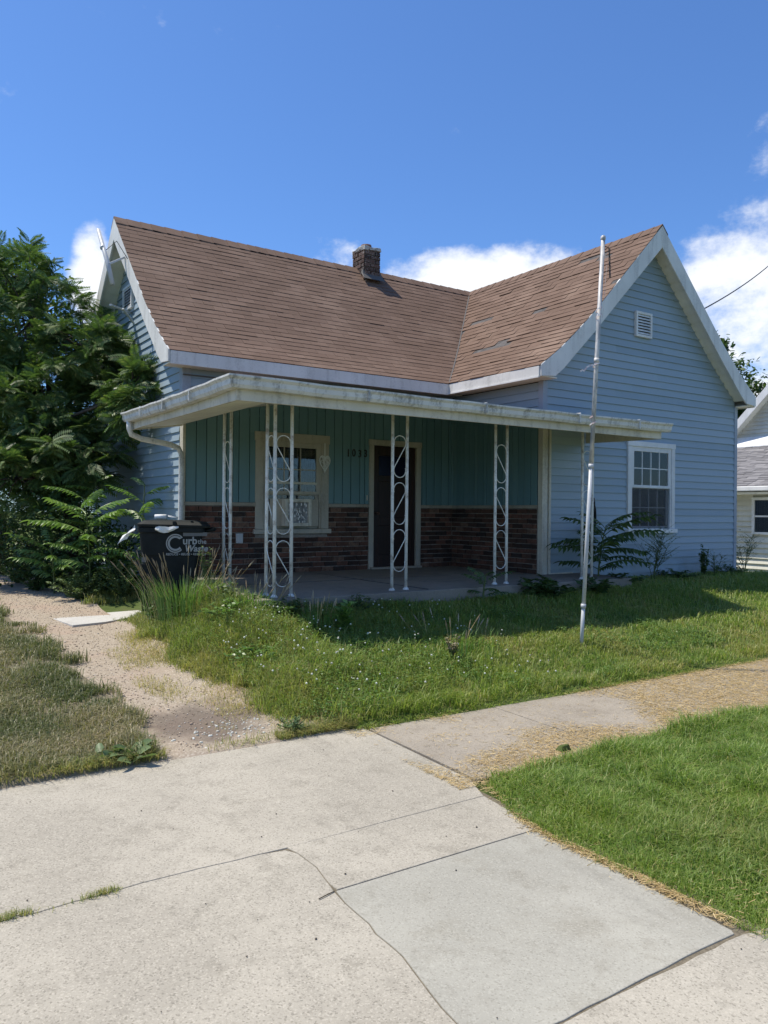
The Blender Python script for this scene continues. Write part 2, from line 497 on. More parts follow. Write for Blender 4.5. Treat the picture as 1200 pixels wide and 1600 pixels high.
class MB:
    """collects solids and links them as ONE mesh object"""

    def __init__(self):
        self.v, self.f = [], []

    def add(self, vs, fs):
        b = len(self.v)
        self.v += [tuple(p) for p in vs]
        self.f += [tuple(i + b for i in f) for f in fs]
        return self

    def box(self, x0, x1, y0, y1, z0, z1):
        vs = [(x0, y0, z0), (x1, y0, z0), (x1, y1, z0), (x0, y1, z0), (x0, y0, z1), (x1, y0, z1), (x1, y1, z1), (x0, y1, z1)]
        return self.add(vs, BOXF)

    def hexa(self, eight):
        return self.add(eight, BOXF)

    def bar(self, a, b, w, h, up=(0, 0, 1)):
        a, b = Vector(a), Vector(b)
        d = (b - a).normalized()
        s = d.cross(Vector(up))
        if s.length < 1e-4:
            s = d.cross(Vector((1, 0, 0)))
        s.normalize()
        u = s.cross(d)
        s, u = s * w / 2, u * h / 2
        return self.add([a - s - u, a + s - u, b + s - u, b - s - u, a - s + u, a + s + u, b + s + u, b - s + u], BOXF)

    def tube(self, pts, r, n=6, caps=True):
        pts = [Vector(p) for p in pts]
        rs = r if isinstance(r, (list, tuple)) else [r] * len(pts)
        rings, prev = [], None
        for i, p in enumerate(pts):
            d = (pts[min(i + 1, len(pts) - 1)] - pts[max(i - 1, 0)])
            d = d.normalized() if d.length > 1e-9 else Vector((0, 0, 1))
            if prev is None:
                s = d.cross(Vector((0, 0, 1)))
                if s.length < 1e-3:
                    s = d.cross(Vector((1, 0, 0)))
            else:
                s = prev - d * prev.dot(d)
            s.normalize()
            prev = s
            u = d.cross(s)
            rings.append([p + (s * math.cos(2 * math.pi * k / n) + u * math.sin(2 * math.pi * k / n)) * rs[i] for k in range(n)])
        vs = [q for ring in rings for q in ring]
        fs = []
        for i in range(len(pts) - 1):
            for k in range(n):
                fs.append((i * n + k, i * n + (k + 1) % n, (i + 1) * n + (k + 1) % n, (i + 1) * n + k))
        if caps:
            fs.append(tuple(range(n - 1, -1, -1)))
            fs.append(tuple((len(pts) - 1) * n + k for k in range(n)))
        return self.add(vs, fs)

    def extrude(self, poly, vec):
        """a planar polygon (3-D points) given thickness along vec"""
        n = len(poly)
        a = [Vector(p) for p in poly]
        v = Vector(vec)
        fs = [tuple(range(n)), tuple(range(2 * n - 1, n - 1, -1))]
        fs += [(i, i + n, (i + 1) % n + n, (i + 1) % n) for i in range(n)]
        return self.add(a + [p + v for p in a], fs)

    def mesh(self, name, mat, smooth=False):
        me = bpy.data.meshes.new(name)
        me.from_pydata(self.v, [], self.f)
        bm = bmesh.new()
        bm.from_mesh(me)
        bmesh.ops.recalc_face_normals(bm, faces=bm.faces)
        bm.to_mesh(me)
        bm.free()
        if mat:
            me.materials.append(M[mat] if isinstance(mat, str) else mat)
        if smooth:
            me.polygons.foreach_set('use_smooth', [True] * len(me.polygons))
        return me

    def build(self, name, mat, parent=None, smooth=False, bevel=0, **props):
        o = bpy.data.objects.new(name, self.mesh(name, mat, smooth))
        return link(o, parent, bevel, **props)


BOXF = [(3, 2, 1, 0), (4, 5, 6, 7), (0, 1, 5, 4), (1, 2, 6, 5), (2, 3, 7, 6), (3, 0, 4, 7)]


def link(o, parent=None, bevel=0, **props):
    COL.objects.link(o)
    if parent is not None:
        o.parent = parent
        o.matrix_parent_inverse = parent.matrix_world.inverted() if parent.parent is None and False else Matrix()
    for k, v in props.items():
        o[k] = v
    if bevel:
        md = o.modifiers.new('bevel', 'BEVEL')
        md.width = bevel
        md.segments = 2
        md.limit_method = 'ANGLE'
    return o


def thing(name, label, cat, loc=(0, 0, 0), rz=0.0, group=None):
    o = bpy.data.objects.new(name, None)
    o.empty_display_size = 0.2
    o.location = loc
    o.rotation_euler = (0, 0, rz)
    COL.objects.link(o)
    o['label'] = label
    o['category'] = cat
    if group:
        o['group'] = group
    return o


def tag(o, label, cat, group=None):
    o['label'] = label
    o['category'] = cat
    if group:
        o['group'] = group
    return o


def copy_of(me, name, parent, mw):
    """an object that shares mesh data"""
    o = bpy.data.objects.new(name, me)
    COL.objects.link(o)
    if parent is not None:
        o.parent = parent
    o.matrix_local = mw
    return o


def mesh_np(name, V, F, mat, smooth=False, attr=None):
    """a big mesh from numpy arrays; F is a list of int arrays (n,3) or (n,4)"""
    me = bpy.data.meshes.new(name)
    V = np.ascontiguousarray(V, dtype=np.float32)
    loops = np.concatenate([f.reshape(-1) for f in F]).astype(np.int32)
    tot = np.concatenate([np.full(len(f), f.shape[1], np.int32) for f in F])
    start = np.concatenate([[0], np.cumsum(tot)[:-1]]).astype(np.int32)
    me.vertices.add(len(V))
    me.vertices.foreach_set('co', V.reshape(-1))
    me.loops.add(len(loops))
    me.loops.foreach_set('vertex_index', loops)
    me.polygons.add(len(tot))
    me.polygons.foreach_set('loop_start', start)
    me.polygons.foreach_set('loop_total', tot)
    if attr is not None:
        a = me.attributes.new('tint', 'FLOAT', 'POINT')
        a.data.foreach_set('value', np.ascontiguousarray(attr, dtype=np.float32))
    me.update(calc_edges=True)
    if smooth:
        me.polygons.foreach_set('use_smooth', [True] * len(me.polygons))
    me.materials.append(M[mat])
    return me


def smooth01(x, a, b):
    q = min(1.0, max(0.0, (x - a) / (b - a)))
    return q * q * (3 - 2 * q)


# ------------------------------------------------------------------ ground
def n2(x, y, s=1.0):
    return mnoise.noise(Vector((x * s, y * s, 3.7)))


def H(x, y):
    """height of the ground"""
    base = -0.02 * (5.0 - y) if y < 5.0 else 0.0
    base = max(base, -0.14)
    if y <= 5.0:
        return base
    lawn = 0.03 + (0.28 * smooth01(y, 5.0, 6.2) + 0.25 * smooth01(y, 6.0, 7.4)) * (1 - 1.05 * smooth01(x, 13.5, 15.2))
    drive = 0.25 * smooth01(y, 5.0, 9.0) + 0.12 * smooth01(y, 8.5, 12)
    far = smooth01(y, 8.0, 9.2)
    k = smooth01(x, 2.35 + .75 * far, 3.3 + .3 * far)
    knoll = 0.12 * math.exp(-((x - 3.2) / 0.42) ** 2 - ((y - 8.9) / 0.55) ** 2)
    return lawn * k + drive * (1 - k) + knoll + 0.012 * n2(x, y, 1.3)


def in_concrete(x, y):
    if y < 5.02 and -1.6 < x < 3.16 and (y > 1.82 or x < 1.7):
        return x < 2.98 or y > 3.7 or False
    if 3.70 < y < 4.97 and x >= 3.1:
        return True
    if y < 1.78 and x > 1.6:
        return True
    return False


def ground_sheet():
    def axis(lo, hi, step, far):
        a = list(np.arange(lo, hi + 1e-6, step))
        d, q, w = step, hi, []
        while q < far:
            d *= 1.45
            q += d
            w.append(q)
        a += w
        d, q, w = step, lo, []
        while q > -far:
            d *= 1.45
            q -= d
            w.append(q)
        return w[::-1] + a
    xs = axis(-3, 22, 0.16, 420)
    ys = axis(-3, 20, 0.16, 420)
    V, F = [], []
    for y in ys:
        for x in xs:
            z = H(x, y)
            hit = all(in_concrete(x + a, y + b) for a, b in ((0, 0), (.17, 0), (-.17, 0), (0, .17), (0, -.17)))
            V.append((x, y, z - (0.16 if hit else 0.022 if y < 5.1 else 0.0)))
    nx = len(xs)
    for j in range(len(ys) - 1):
        for i in range(nx - 1):
            F.append((j * nx + i, j * nx + i + 1, (j + 1) * nx + i + 1, (j + 1) * nx + i))
    me = mesh_np('ground', np.array(V), [np.array(F)], 'soil_turf', True)
    link(bpy.data.objects.new('ground', me), kind='structure')


ground_sheet()


def edge_r(y):
    return 2.70 + 0.10 * n2(0.5, y, 1.1) - 0.18 * smooth01(y, 5.2, 7.2) + 0.2 * smooth01(y, 9, 13) - (0.0 if y > 5.4 else -0.25 * (5.4 - y) / 0.4)


def edge_l(y):
    return 1.66 + 0.08 * n2(8.5, y, 1.0) + 0.10 * smooth01(y, 5.0, 6.0) - 0.16 * smooth01(y, 6.2, 9.0)


def driveway():
    ys = np.concatenate([[4.93, 4.99, 5.06], np.arange(5.15, 30, 0.2)])
    V, F = [], []
    cols = 22
    for y in ys:
        a, b = -1.6, edge_r(y) + 0.10
        for i in range(cols + 1):
            x = a + (b - a) * i / cols
            V.append((x, y, H(x, y) + (0.014 if y > 5.05 else -0.004 if y > 4.96 else -0.05)))
    w = cols + 1
    for j in range(len(ys) - 1):
        for i in range(cols):
            F.append((j * w + i, j * w + i + 1, (j + 1) * w + i + 1, (j + 1) * w + i))
    me = mesh_np('driveway', np.array(V), [np.array(F)], 'gravel', True)
    d = link(bpy.data.objects.new('driveway', me), kind='structure')
    V, F = [], []
    ys = np.concatenate([[5.0], np.arange(5.035, 24, 0.15)])
    for y in ys:
        a, b = 0.45 + 0.12 * n2(3, y, 1.5), edge_l(y) - 0.06
        for i in range(9):
            x = a + (b - a) * i / 8
            V.append((x, y, H(x, y) + (0.022 + 0.012 * math.sin(math.pi * i / 8) if y > 5.01 else -0.012)))
    for j in range(len(ys) - 1):
        for i in range(8):
            F.append((j * 9 + i, j * 9 + i + 1, (j + 1) * 9 + i + 1, (j + 1) * 9 + i))
    me = mesh_np('verge', np.array(V), [np.array(F)], 'dirt', True)
    link(bpy.data.objects.new('verge', me), d)


driveway()


def slab(name, poly, mat, parent, thick=0.13):
    """one slab of concrete from its outline in plan, top following the fall to the street, edges eased"""
    mb = MB()
    top = [(x, y, -0.02 * (5.0 - y) if y < 5 else 0.0) for x, y in poly]
    mb.extrude([(x, y, z - thick) for x, y, z in top], (0, 0, thick))
    return mb.build(name, mat, parent, bevel=0.004)


def wob(pts, amp, step, seed):
    """a broken, irregular line through the given points"""
    rr = random.Random(seed)
    out = [pts[0]]
    for a, b in zip(pts[:-1], pts[1:]):
        n = max(1, int(math.hypot(b[0] - a[0], b[1] - a[1]) / step))
        for i in range(1, n + 1):
            q = i / n
            j = amp if i < n else amp * .3
            out.append((a[0] + (b[0] - a[0]) * q + rr.uniform(-j, j), a[1] + (b[1] - a[1]) * q + rr.uniform(-j, j)))
    return out


apron = thing('concrete_apron', '', 'x')
del apron['label'], apron['category']
apron['kind'] = 'structure'
g = 0.003
joint = wob([(-1.6, 3.44), (0.5, 3.47), (1.2, 3.49), (1.76, 3.47)], 0.008, 0.12, 1)
jointr = [(1.77, 3.475), (2.4, 3.482), (3.06, 3.487)]
crack = wob([(1.76, 3.455), (1.80, 3.30), (1.78, 3.12), (1.755, 2.975)], 0.014, 0.07, 2)
crack2 = wob([(1.755, 2.96), (1.73, 2.5), (1.665, 2.1), (1.63, 1.8)], 0.010, 0.08, 3)
# far slab up to the gravel, its left part
slab('slab', joint + jointr[1:] + [(3.17, 3.74), (3.185, 4.98)] + wob([(3.1, 5.0), (-1.6, 5.015)], 0.012, 0.3, 4), 'concrete_old', apron)
slab('slab', [(x, y - g * 1.6) for x, y in joint[:-1]] + [(x - g, y - .004) for x, y in crack] + [(x - g, y) for x, y in crack2] + [(1.62, -2.5), (-1.6, -2.5)], 'concrete_old', apron)
slab('slab', [(x + g * .5, y - g) for x, y in [(1.775, 3.476)] + jointr[1:]] + [(3.04, 3.25), (2.995, 2.990)] + [(1.775, 2.984)] + [(x + g * .7, y) for x, y in crack[::-1][1:-1]], 'concrete_old', apron)
slab('slab', [(1.764, 2.977), (2.985, 2.983), (2.975, 2.4), (2.965, 1.86)] + wob([(2.95, 1.838), (2.3, 1.842), (1.66, 1.835)], 0.006, 0.1, 5) + [(x + g, y) for x, y in crack2[::-1][1:-1]], 'concrete_new', apron)
slab('slab', wob([(1.655, 1.818), (2.3, 1.828), (2.97, 1.818)], 0.007, 0.09, 6) + [(3.4, 1.74), (5.5, 1.72), (9, 1.7), (9, -2.5), (1.64, -2.5)], 'concrete_old', apron)

fill = MB()
fill.hexa([(-1.5, -2.4, -.22), (3.1, -2.4, -.22), (3.1, 4.9, -.1), (-1.5, 4.9, -.1), (-1.5, -2.4, -.154), (3.1, -2.4, -.154), (3.1, 4.9, -.008), (-1.5, 4.9, -.008)])
fill.build('joint_fill', 'joint_sand', apron)
walk = thing('sidewalk', '', 'x')
del walk['label'], walk['category']
walk['kind'] = 'structure'
xs = [3.20, 4.45, 5.72, 6.98, 8.25, 9.5, 10.8, 12.1, 13.4, 14.7, 16.0, 17.3, 18.6]
for i in range(len(xs) - 1):
    a, b = xs[i] + .006, xs[i + 1] - .006
    slab('slab', [(a, 3.71), (b, 3.71), (b, 4.94), (a, 4.95)], 'concrete_walk', walk)

pad = slab('concrete_pad', [(2.06, 9.35), (2.45, 9.45), (2.85, 9.72), (3.28, 10.2), (3.3, 10.92), (2.6, 10.98), (2.05, 10.85), (1.98, 10.1)], 'concrete_pad', None, 0.1)
pad.location.z = H(2.2, 10.1) + 0.012
pad['kind'] = 'structure'
# ------------------------------------------------------------------ the blue house
# plan: main wing along X with a porch in front, a gabled wing towards the street on the right
XL, XI, XR = 3.708, 8.406, 13.28       # left wall, inner corner, right wall
YM, YW, YB = 10.443, 8.337, 15.26      # main front wall, wing front wall, back wall
XE, YE = 3.40, 10.16                   # roof edge over the left gable, main front eave
XRG, YRG = 10.78, 12.85                # ridge lines
YG, XEW, XER = 8.06, 8.09, 13.47       # roof edge over the wing gable, wing eaves
PROF = [(0.0, 6.27), (1.0, 5.25), (1.6, 4.64), (1.95, 4.32), (2.3, 4.02), (2.69, 3.735)]
PT, PZ = [p[0] for p in PROF], [p[1] for p in PROF]
FLOOR = 0.72


def zroof(t):
    return float(np.interp(abs(t), PT, PZ))


def troof(z):
    return float(np.interp(-z, [-q for q in PZ], PT))


house = thing('house', 'blue sided one-storey house with brown shingle roof and white-posted front porch', 'house', (0, 0, 0))

# ---- walls
BASE = 0.30
EAVE_Z = 3.57
wall_main = MB()
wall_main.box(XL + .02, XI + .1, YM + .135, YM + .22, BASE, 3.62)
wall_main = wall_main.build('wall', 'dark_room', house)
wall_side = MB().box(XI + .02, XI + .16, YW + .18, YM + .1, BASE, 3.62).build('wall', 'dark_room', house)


def gable_wall(axis, pos, thick, mid, half):
    pts = [(-half, BASE), (half, BASE), (half, zroof(half) - .16)]
    pts += [(tt, zroof(tt) - .16) for tt in (2.3, 1.95, 1.6, 1.0, 0, -1.0, -1.6, -1.95, -2.3)]
    pts += [(-half, zroof(half) - .16)]
    mb = MB()
    if axis == 'Y':
        mb.extrude([(mid + p, pos, z) for p, z in pts], (0, thick, 0))
    else:
        mb.extrude([(pos, mid + p, z) for p, z in pts], (thick, 0, 0))
    return mb


wall_wing = gable_wall('Y', YW + .135, .10, (XI + XR) / 2, (XR - XI) / 2 - .02).build('wall', 'dark_room', house)
wall_left = gable_wall('X', XL + .02, .14, YRG, YB - YRG - .02).build('wall', 'dark_room', house)
MB().box(XR - .16, XR - .02, YW + .17, 15.2, BASE, 3.6).box(XL + .2, XR - .2, YB - .16, YB - .02, BASE, 3.6).build('wall', 'siding_blue', house)
MB().box(XL - .01, XI, YM - .004, YM + .3, .1, BASE + .02).box(XI + .01, XR + .01, YW + .006, YW + .3, .1, .43).box(XL - .006, XL + .2, YM + .31, YB, .1, BASE + .02).build('foundation', 'concrete_porch', house)


def plank(axis, pos, ub0, ub1, ut0, ut1, z0, z1, sgn, parent):
    """one course of lap siding: thick at its lower lip, thin at the top; 'sgn' is the way it faces"""
    a, b = 0.022, 0.003
    mb = MB()

    def P(u, off, z):
        return (u, pos + sgn * off, z) if axis == 'Y' else (pos + sgn * off, u, z)
    mb.hexa([P(ub0, -.012, z0), P(ub1, -.012, z0), P(ub1, a, z0), P(ub0, a, z0), P(ut0, -.012, z1), P(ut1, -.012, z1), P(ut1, b, z1), P(ut0, b, z1)])
    return mb.build('siding_plank', 'siding_blue', parent)


def cut(lo, hi, holes):
    """what is left of lo..hi once the holes are taken out"""
    segs = [(lo, hi)]
    for h0, h1 in holes:
        new = []
        for s0, s1 in segs:
            if h1 <= s0 or h0 >= s1:
                new.append((s0, s1))
                continue
            if h0 - s0 > .02:
                new.append((s0, h0))
            if s1 - h1 > .02:
                new.append((h1, s1))
        segs = new
    return segs


COURSE = 0.117


def siding(axis, pos, lo, hi, mid, sgn, parent, zbase, holes, gable=True, ztop=None):
    z = zbase
    while True:
        z1 = z + COURSE
        if gable:
            h0 = troof(z + .17) if z > 3.5 else 9
            h1 = troof(z1 + .17) if z1 > 3.5 else 9
            if z1 + .17 > PZ[0]:
                break
        else:
            h0 = h1 = 99
            if z1 > ztop:
                break
        b0, b1, t0, t1 = max(lo, mid - h0), min(hi, mid + h0), max(lo, mid - h1), min(hi, mid + h1)
        hs = [(x0, x1) for x0, x1, q0, q1 in holes if q0 < z1 - .03 and q1 > z + .03]
        # vinyl comes in lengths: the odd butt joint
        segs = cut(b0, b1, hs)
        for k, (s0, s1) in enumerate(segs):
            e0 = t0 if k == 0 and s0 == b0 else s0
            e1 = t1 if k == len(segs) - 1 and s1 == b1 else s1
            if s1 - s0 > 2.2 and random.random() < .45:
                m_ = s0 + (s1 - s0) * random.uniform(.25, .75)
                plank(axis, pos, s0, m_, e0, m_, z + .0015, z1 + .004, sgn, parent)
                plank(axis, pos - sgn * .003, m_ - .03, s1, m_ - .03, e1, z + .0018, z1 + .004, sgn, parent)
            else:
                plank(axis, pos, s0, s1, e0, e1, z + .0015, z1 + .004, sgn, parent)
        z = z1


RWIN = (10.275, 11.475, 1.31, 2.80)     # window in the wing's front wall, outer trim
siding('Y', YW, XI + .07, XR - .06, (XI + XR) / 2, -1, wall_wing, .43, [(RWIN[0] + .04, RWIN[1] - .04, RWIN[2] + .04, RWIN[3] - .04)])
siding('X', XL, YM + .10, YB - .06, YRG, -1, wall_left, .36, [])
siding('Y', YM, XL + .10, XI, 0, -1, wall_main, 2.97, [], False, 3.60)
siding('X', XI, YW + .07, YM - .02, 0, -1, wall_side, 2.97, [], False, 3.60)

# corner boards
MB().box(XL - .022, XL + .10, YM - .026, YM + .10, 2.92, EAVE_Z).build('corner_board', 'bluish_trim', house, bevel=.004)
MB().box(XI - .024, XI + .07, YW - .026, YW + .07, 2.92, EAVE_Z).build('corner_board', 'bluish_trim', house, bevel=.004)
MB().box(XR - .06, XR + .024, YW - .026, YW + .07, .40, EAVE_Z).build('corner_board', 'bluish_trim', house, bevel=.004)
MB().box(XI - .03, XI + .075, YW - .034, YW + .06, .70, 2.90).build('corner_board', 'old_white', house, bevel=.004)
MB().box(XI + .095, XI + .135, YW - .05, YW - .004, .72, 2.90).build('corner_board', 'old_white', house, bevel=.004)
MB().box(XI + .14, XI + .62, YW - .040, YW - .018, .70, .735).build('sill_strip', 'old_white', house)

# ---- porch walls: brick below a ledge, grooved teal boards above
LEDGE = 1.685
DOOR = (6.70, 7.71, FLOOR, 2.76)        # outer trim
PWIN = (4.765, 5.975, 1.29, 2.765)
bricks = []                              # (distance, centre, length, axis, parent, height)


def brick_field(axis, pos, lo, hi, z0, rows, holes, parent):
    bh, bl = .0745, .212
    for r in range(rows):
        z = z0 + r * bh
        u = lo - (bl / 2 if r % 2 else 0) - random.uniform(0, .03)
        while u < hi:
            w = bl * random.uniform(.94, 1.05)
            for s0, s1 in cut(max(u, lo), min(u + w, hi), [(a, b) for a, b, q0, q1 in holes if q0 < z + bh - .01 and q1 > z + .01]):
                if s1 - s0 > .03:
                    c = ((s0 + s1) / 2, pos, z + bh / 2) if axis == 'Y' else (pos, (s0 + s1) / 2, z + bh / 2)
                    bricks.append((Vector(c[:2]).length, c, s1 - s0 - .012, axis, parent, bh - .013))
            u += w


holes_m = [DOOR[:2] + (0, 3), (PWIN[0] + .01, PWIN[1] - .01, PWIN[2] + .0, 3)]
brick_field('Y', YM - .018, XL + .02, XI - .03, FLOOR - .005, 13, holes_m, wall_main)
brick_field('X', XI - .018, YW + .08, YM - .03, FLOOR - .005, 13, [], wall_side)
mb = MB()
for a, b in cut(XL + .01, XI, [DOOR[:2]]):
    mb.box(a, b, YM - .018, YM + .018, FLOOR - .02, 1.29)
for a, b in cut(XL + .01, XI, [DOOR[:2], (PWIN[0] + .01, PWIN[1] - .01)]):
    mb.box(a, b, YM - .018, YM + .018, 1.29, LEDGE)
mb.build('mortar_bed', 'mortar', wall_main)
MB().box(XI - .018, XI + .018, YW + .07, YM - .019, FLOOR - .02, LEDGE).build('mortar_bed', 'mortar', wall_side)

for a, b in cut(XL + .01, XI - .045, [(DOOR[0] + .01, DOOR[1] - .01), (PWIN[0] + .01, PWIN[1] - .01)]):
    MB().box(a, b, YM - .05, YM + .0, LEDGE + .004, LEDGE + .055).build('ledge', 'ledge_wood', wall_main, bevel=.006)
MB().box(XI - .045, XI + .0, YW + .07, YM - .002, LEDGE + .004, LEDGE + .055).build('ledge', 'ledge_wood', wall_side, bevel=.006)


def panel_boards(axis, pos, lo, hi, step, holes, parent):
    u = lo
    while u < hi - .02:
        w = min(step * random.choice((1, 1, 1, .62, 1.1)), hi - u)
        z0 = LEDGE + .056
        z1 = min(3.32, 2.86 + .17 * min(u + w / 2 - 2.94, 3.5) - .035) if axis == 'Y' else 2.86 + .17 * (u + w / 2 - 6.91) - .035
        hs = [h for h in holes if h[0] < u + w - .012 and h[1] > u + .012]
        zz = [(z0, z1)]
        for h in hs:
            zz = cut(z0, z1, [(h[2], h[3])])
        segs = [(u, u + w, q0, q1) for q0, q1 in zz]
        if hs:                                                       # the slivers beside the opening
            h = hs[0]
            if u < h[0]:
                segs.append((u, h[0], h[2], h[3]))
            if u + w > h[1]:
                segs.append((h[1], u + w, h[2], h[3]))
        mb = MB()
        tilt = random.uniform(0, .004)
        for s0, s1, q0, q1 in segs:
            if s1 - s0 < .02 or q1 - q0 < .02 or q1 <= z0:
                continue
            q0 = max(q0, z0)
            if axis == 'Y':
                mb.box(s0 + .005, s1 - .005, pos - .034 - tilt, pos + .015, q0, q1)
            else:
                mb.box(pos - .034 - tilt, pos + .015, s0 + .005, s1 - .005, q0, q1)
        if mb.v:
            mb.build('panel_board', 'panel_teal', parent, bevel=.003)
        u += w


panel_boards('Y', YM, XL + .03, XI - .012, .148, [(DOOR[0] + .02, DOOR[1] - .02, 0, DOOR[3] - .02), (PWIN[0] + .02, PWIN[1] - .02, 0, PWIN[3] - .02)], wall_main)
panel_boards('X', XI, YW + .075, YM - .012, .13, [], wall_side)
MB().box(XI - .06, XI - .036, YM - .06, YM - .036, LEDGE + .056, 3.3).build('corner_bead', 'panel_teal', house)
MB().box(XL - .01, XL + .03, YM - .03, YM + .09, FLOOR, 2.95).build('corner_board', 'old_white', house, bevel=.004)


# ---- windows
def window(x0, x1, z0, z1, y, trim, cols, rows_, lower, name_mat, room_mat, parent, lower_cols=None):
    """double-hung window: outer trim, two sashes with muntins, panes, dark room or curtain behind"""
    w = MB()
    w.box(x0, x0 + trim, y - .045, y + .01, z0 + .07, z1 - trim)
    w.box(x1 - trim, x1, y - .045, y + .01, z0 + .07, z1 - trim)
    w.box(x0 - .012, x1 + .012, y - .05, y + .01, z1 - trim, z1)
    win = w.build('window', name_mat, parent, bevel=.005)
    MB().box(x0 - .03, x1 + .03, y - .085, y + .01, z0, z0 + .068).build('sill', name_mat, win, bevel=.006)
    ix0, ix1, iz0, iz1 = x0 + trim, x1 - trim, z0 + .07, z1 - trim
    MB().box(ix0, ix0 + .03, y - .03, y + .12, iz0, iz1).box(ix1 - .03, ix1, y - .03, y + .12, iz0, iz1).box(ix0 + .03, ix1 - .03, y - .03, y + .12, iz1 - .03, iz1).build('jamb', name_mat, win)
    zm = iz0 + (iz1 - iz0) * lower
    for q0, q1, yy, cc, rr in ((zm, iz1 - .03, y - .012, cols, rows_), (iz0, zm + .03, y + .028, lower_cols or cols, rows_)):
        s = MB()
        a0, a1 = ix0 + .03, ix1 - .03
        fw_ = .045
        s.box(a0, a0 + fw_, yy - .018, yy + .018, q0, q1)
        s.box(a1 - fw_, a1, yy - .018, yy + .018, q0, q1)
        s.box(a0 + fw_, a1 - fw_, yy - .018, yy + .018, q0, q0 + fw_)
        s.box(a0 + fw_, a1 - fw_, yy - .018, yy + .018, q1 - fw_, q1)
        sash = s.build('sash', name_mat, win, bevel=.004)
        if cc > 1:
            mm = MB()
            gx0, gx1, gz0, gz1 = a0 + fw_, a1 - fw_, q0 + fw_, q1 - fw_
            for k in range(1, cc):
                xx = gx0 + (gx1 - gx0) * k / cc
                mm.box(xx - .008, xx + .008, yy - .006, yy + .012, gz0, gz1)
            for k in range(1, rr):
                zz = gz0 + (gz1 - gz0) * k / rr
                mm.box(gx0, gx1, yy - .0055, yy + .0125, zz - .008, zz + .008)
            mm.build('muntin', name_mat, win)
        if lower_cols and q0 == iz0:
            MB().box(a0 + .01, a1 - .01, yy - .040, yy - .038, q0 + .01, q1 - .035).build('insect_screen', 'screen', win)
        MB().box(a0 + fw_ - .004, a1 - fw_ + .004, yy - .002, yy + .002, q0 + fw_ - .004, q1 - fw_ + .004).build('pane', 'glass', win)
    # what is seen through the glass
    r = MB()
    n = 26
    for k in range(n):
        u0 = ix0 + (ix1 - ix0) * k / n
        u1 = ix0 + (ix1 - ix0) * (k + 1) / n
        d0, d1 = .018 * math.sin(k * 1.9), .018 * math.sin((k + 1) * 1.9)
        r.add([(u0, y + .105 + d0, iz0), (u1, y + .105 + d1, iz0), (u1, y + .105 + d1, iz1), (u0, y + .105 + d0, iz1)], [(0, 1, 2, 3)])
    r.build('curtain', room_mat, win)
    return win


# holes through the backing walls so that the panes have depth behind them
def recess(wall, x0, x1, z0, z1, y):
    bm = bmesh.new()
    bm.from_mesh(wall.data)
    bm.free()


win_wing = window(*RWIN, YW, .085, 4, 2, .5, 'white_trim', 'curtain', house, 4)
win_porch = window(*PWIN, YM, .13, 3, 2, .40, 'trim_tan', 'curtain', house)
MB().box(PWIN[0] + .20, PWIN[1] - .20, YM - .036, YM - .008, 2.02, 2.055).build('storm_rail', 'old_white', win_porch)

# ---- door
d = MB()
d.box(DOOR[0], DOOR[0] + .09, YM - .055, YM + .02, FLOOR, DOOR[3] - .09)
d.box(DOOR[1] - .09, DOOR[1], YM - .055, YM + .02, FLOOR, DOOR[3] - .09)
d.box(DOOR[0] - .01, DOOR[1] + .01, YM - .06, YM + .02, DOOR[3] - .09, DOOR[3])
door = MB().box(DOOR[0] + .09, DOOR[1] - .09, YM + .004, YM + .018, FLOOR + .02, DOOR[3] - .09)
ix0, ix1 = DOOR[0] + .10, DOOR[1] - .10
door.box(ix0, ix0 + .10, YM - .02, YM + .004, FLOOR + .02, DOOR[3] - .10).box(ix1 - .10, ix1, YM - .02, YM + .004, FLOOR + .02, DOOR[3] - .10)
for z0, z1 in ((FLOOR + .02, FLOOR + .22), (1.40, 1.54), (2.10, 2.20), (DOOR[3] - .24, DOOR[3] - .10)):
    door.box(ix0 + .10, ix1 - .10, YM - .02, YM + .004, z0, z1)
door = door.build('door', 'door_brown', house, bevel=.006)
d.build('door_frame', 'trim_tan', door, bevel=.006)
MB().box(ix0 + .11, ix1 - .11, YM - .004, YM + .006, 2.20, DOOR[3] - .25).build('pane', 'door_glass', door)
MB().tube([(ix0 + .05, YM - .021, 1.60), (ix0 + .05, YM - .07, 1.60)], .012, 8).tube([(ix0 + .05, YM - .07, 1.60), (ix0 + .05, YM - .10, 1.60)], [.03, .022], 10).build('handle', 'rust', door, True)
MB().box(DOOR[0] + .02, DOOR[1] - .02, YM - .12, YM - .004, FLOOR, FLOOR + .03).build('threshold', 'ledge_wood', door)

# ---- house number and small fittings on the porch wall
FONT_H = {}


def text_mesh(name, body, size, depth, mat, parent, mw, bold=0.0, shear=0.0):
    cu = bpy.data.curves.new(name, 'FONT')
    cu.body = body
    cu.size = size
    cu.extrude = depth
    cu.offset = bold
    cu.shear = shear
    cu.resolution_u = 3
    tmp = bpy.data.objects.new(name, cu)
    COL.objects.link(tmp)
    dg = bpy.context.evaluated_depsgraph_get()
    me = bpy.data.meshes.new_from_object(tmp.evaluated_get(dg))
    bpy.data.objects.remove(tmp)
    me.name = name
    me.materials.clear()
    me.materials.append(M[mat])
    return copy_of(me, name, parent, mw)


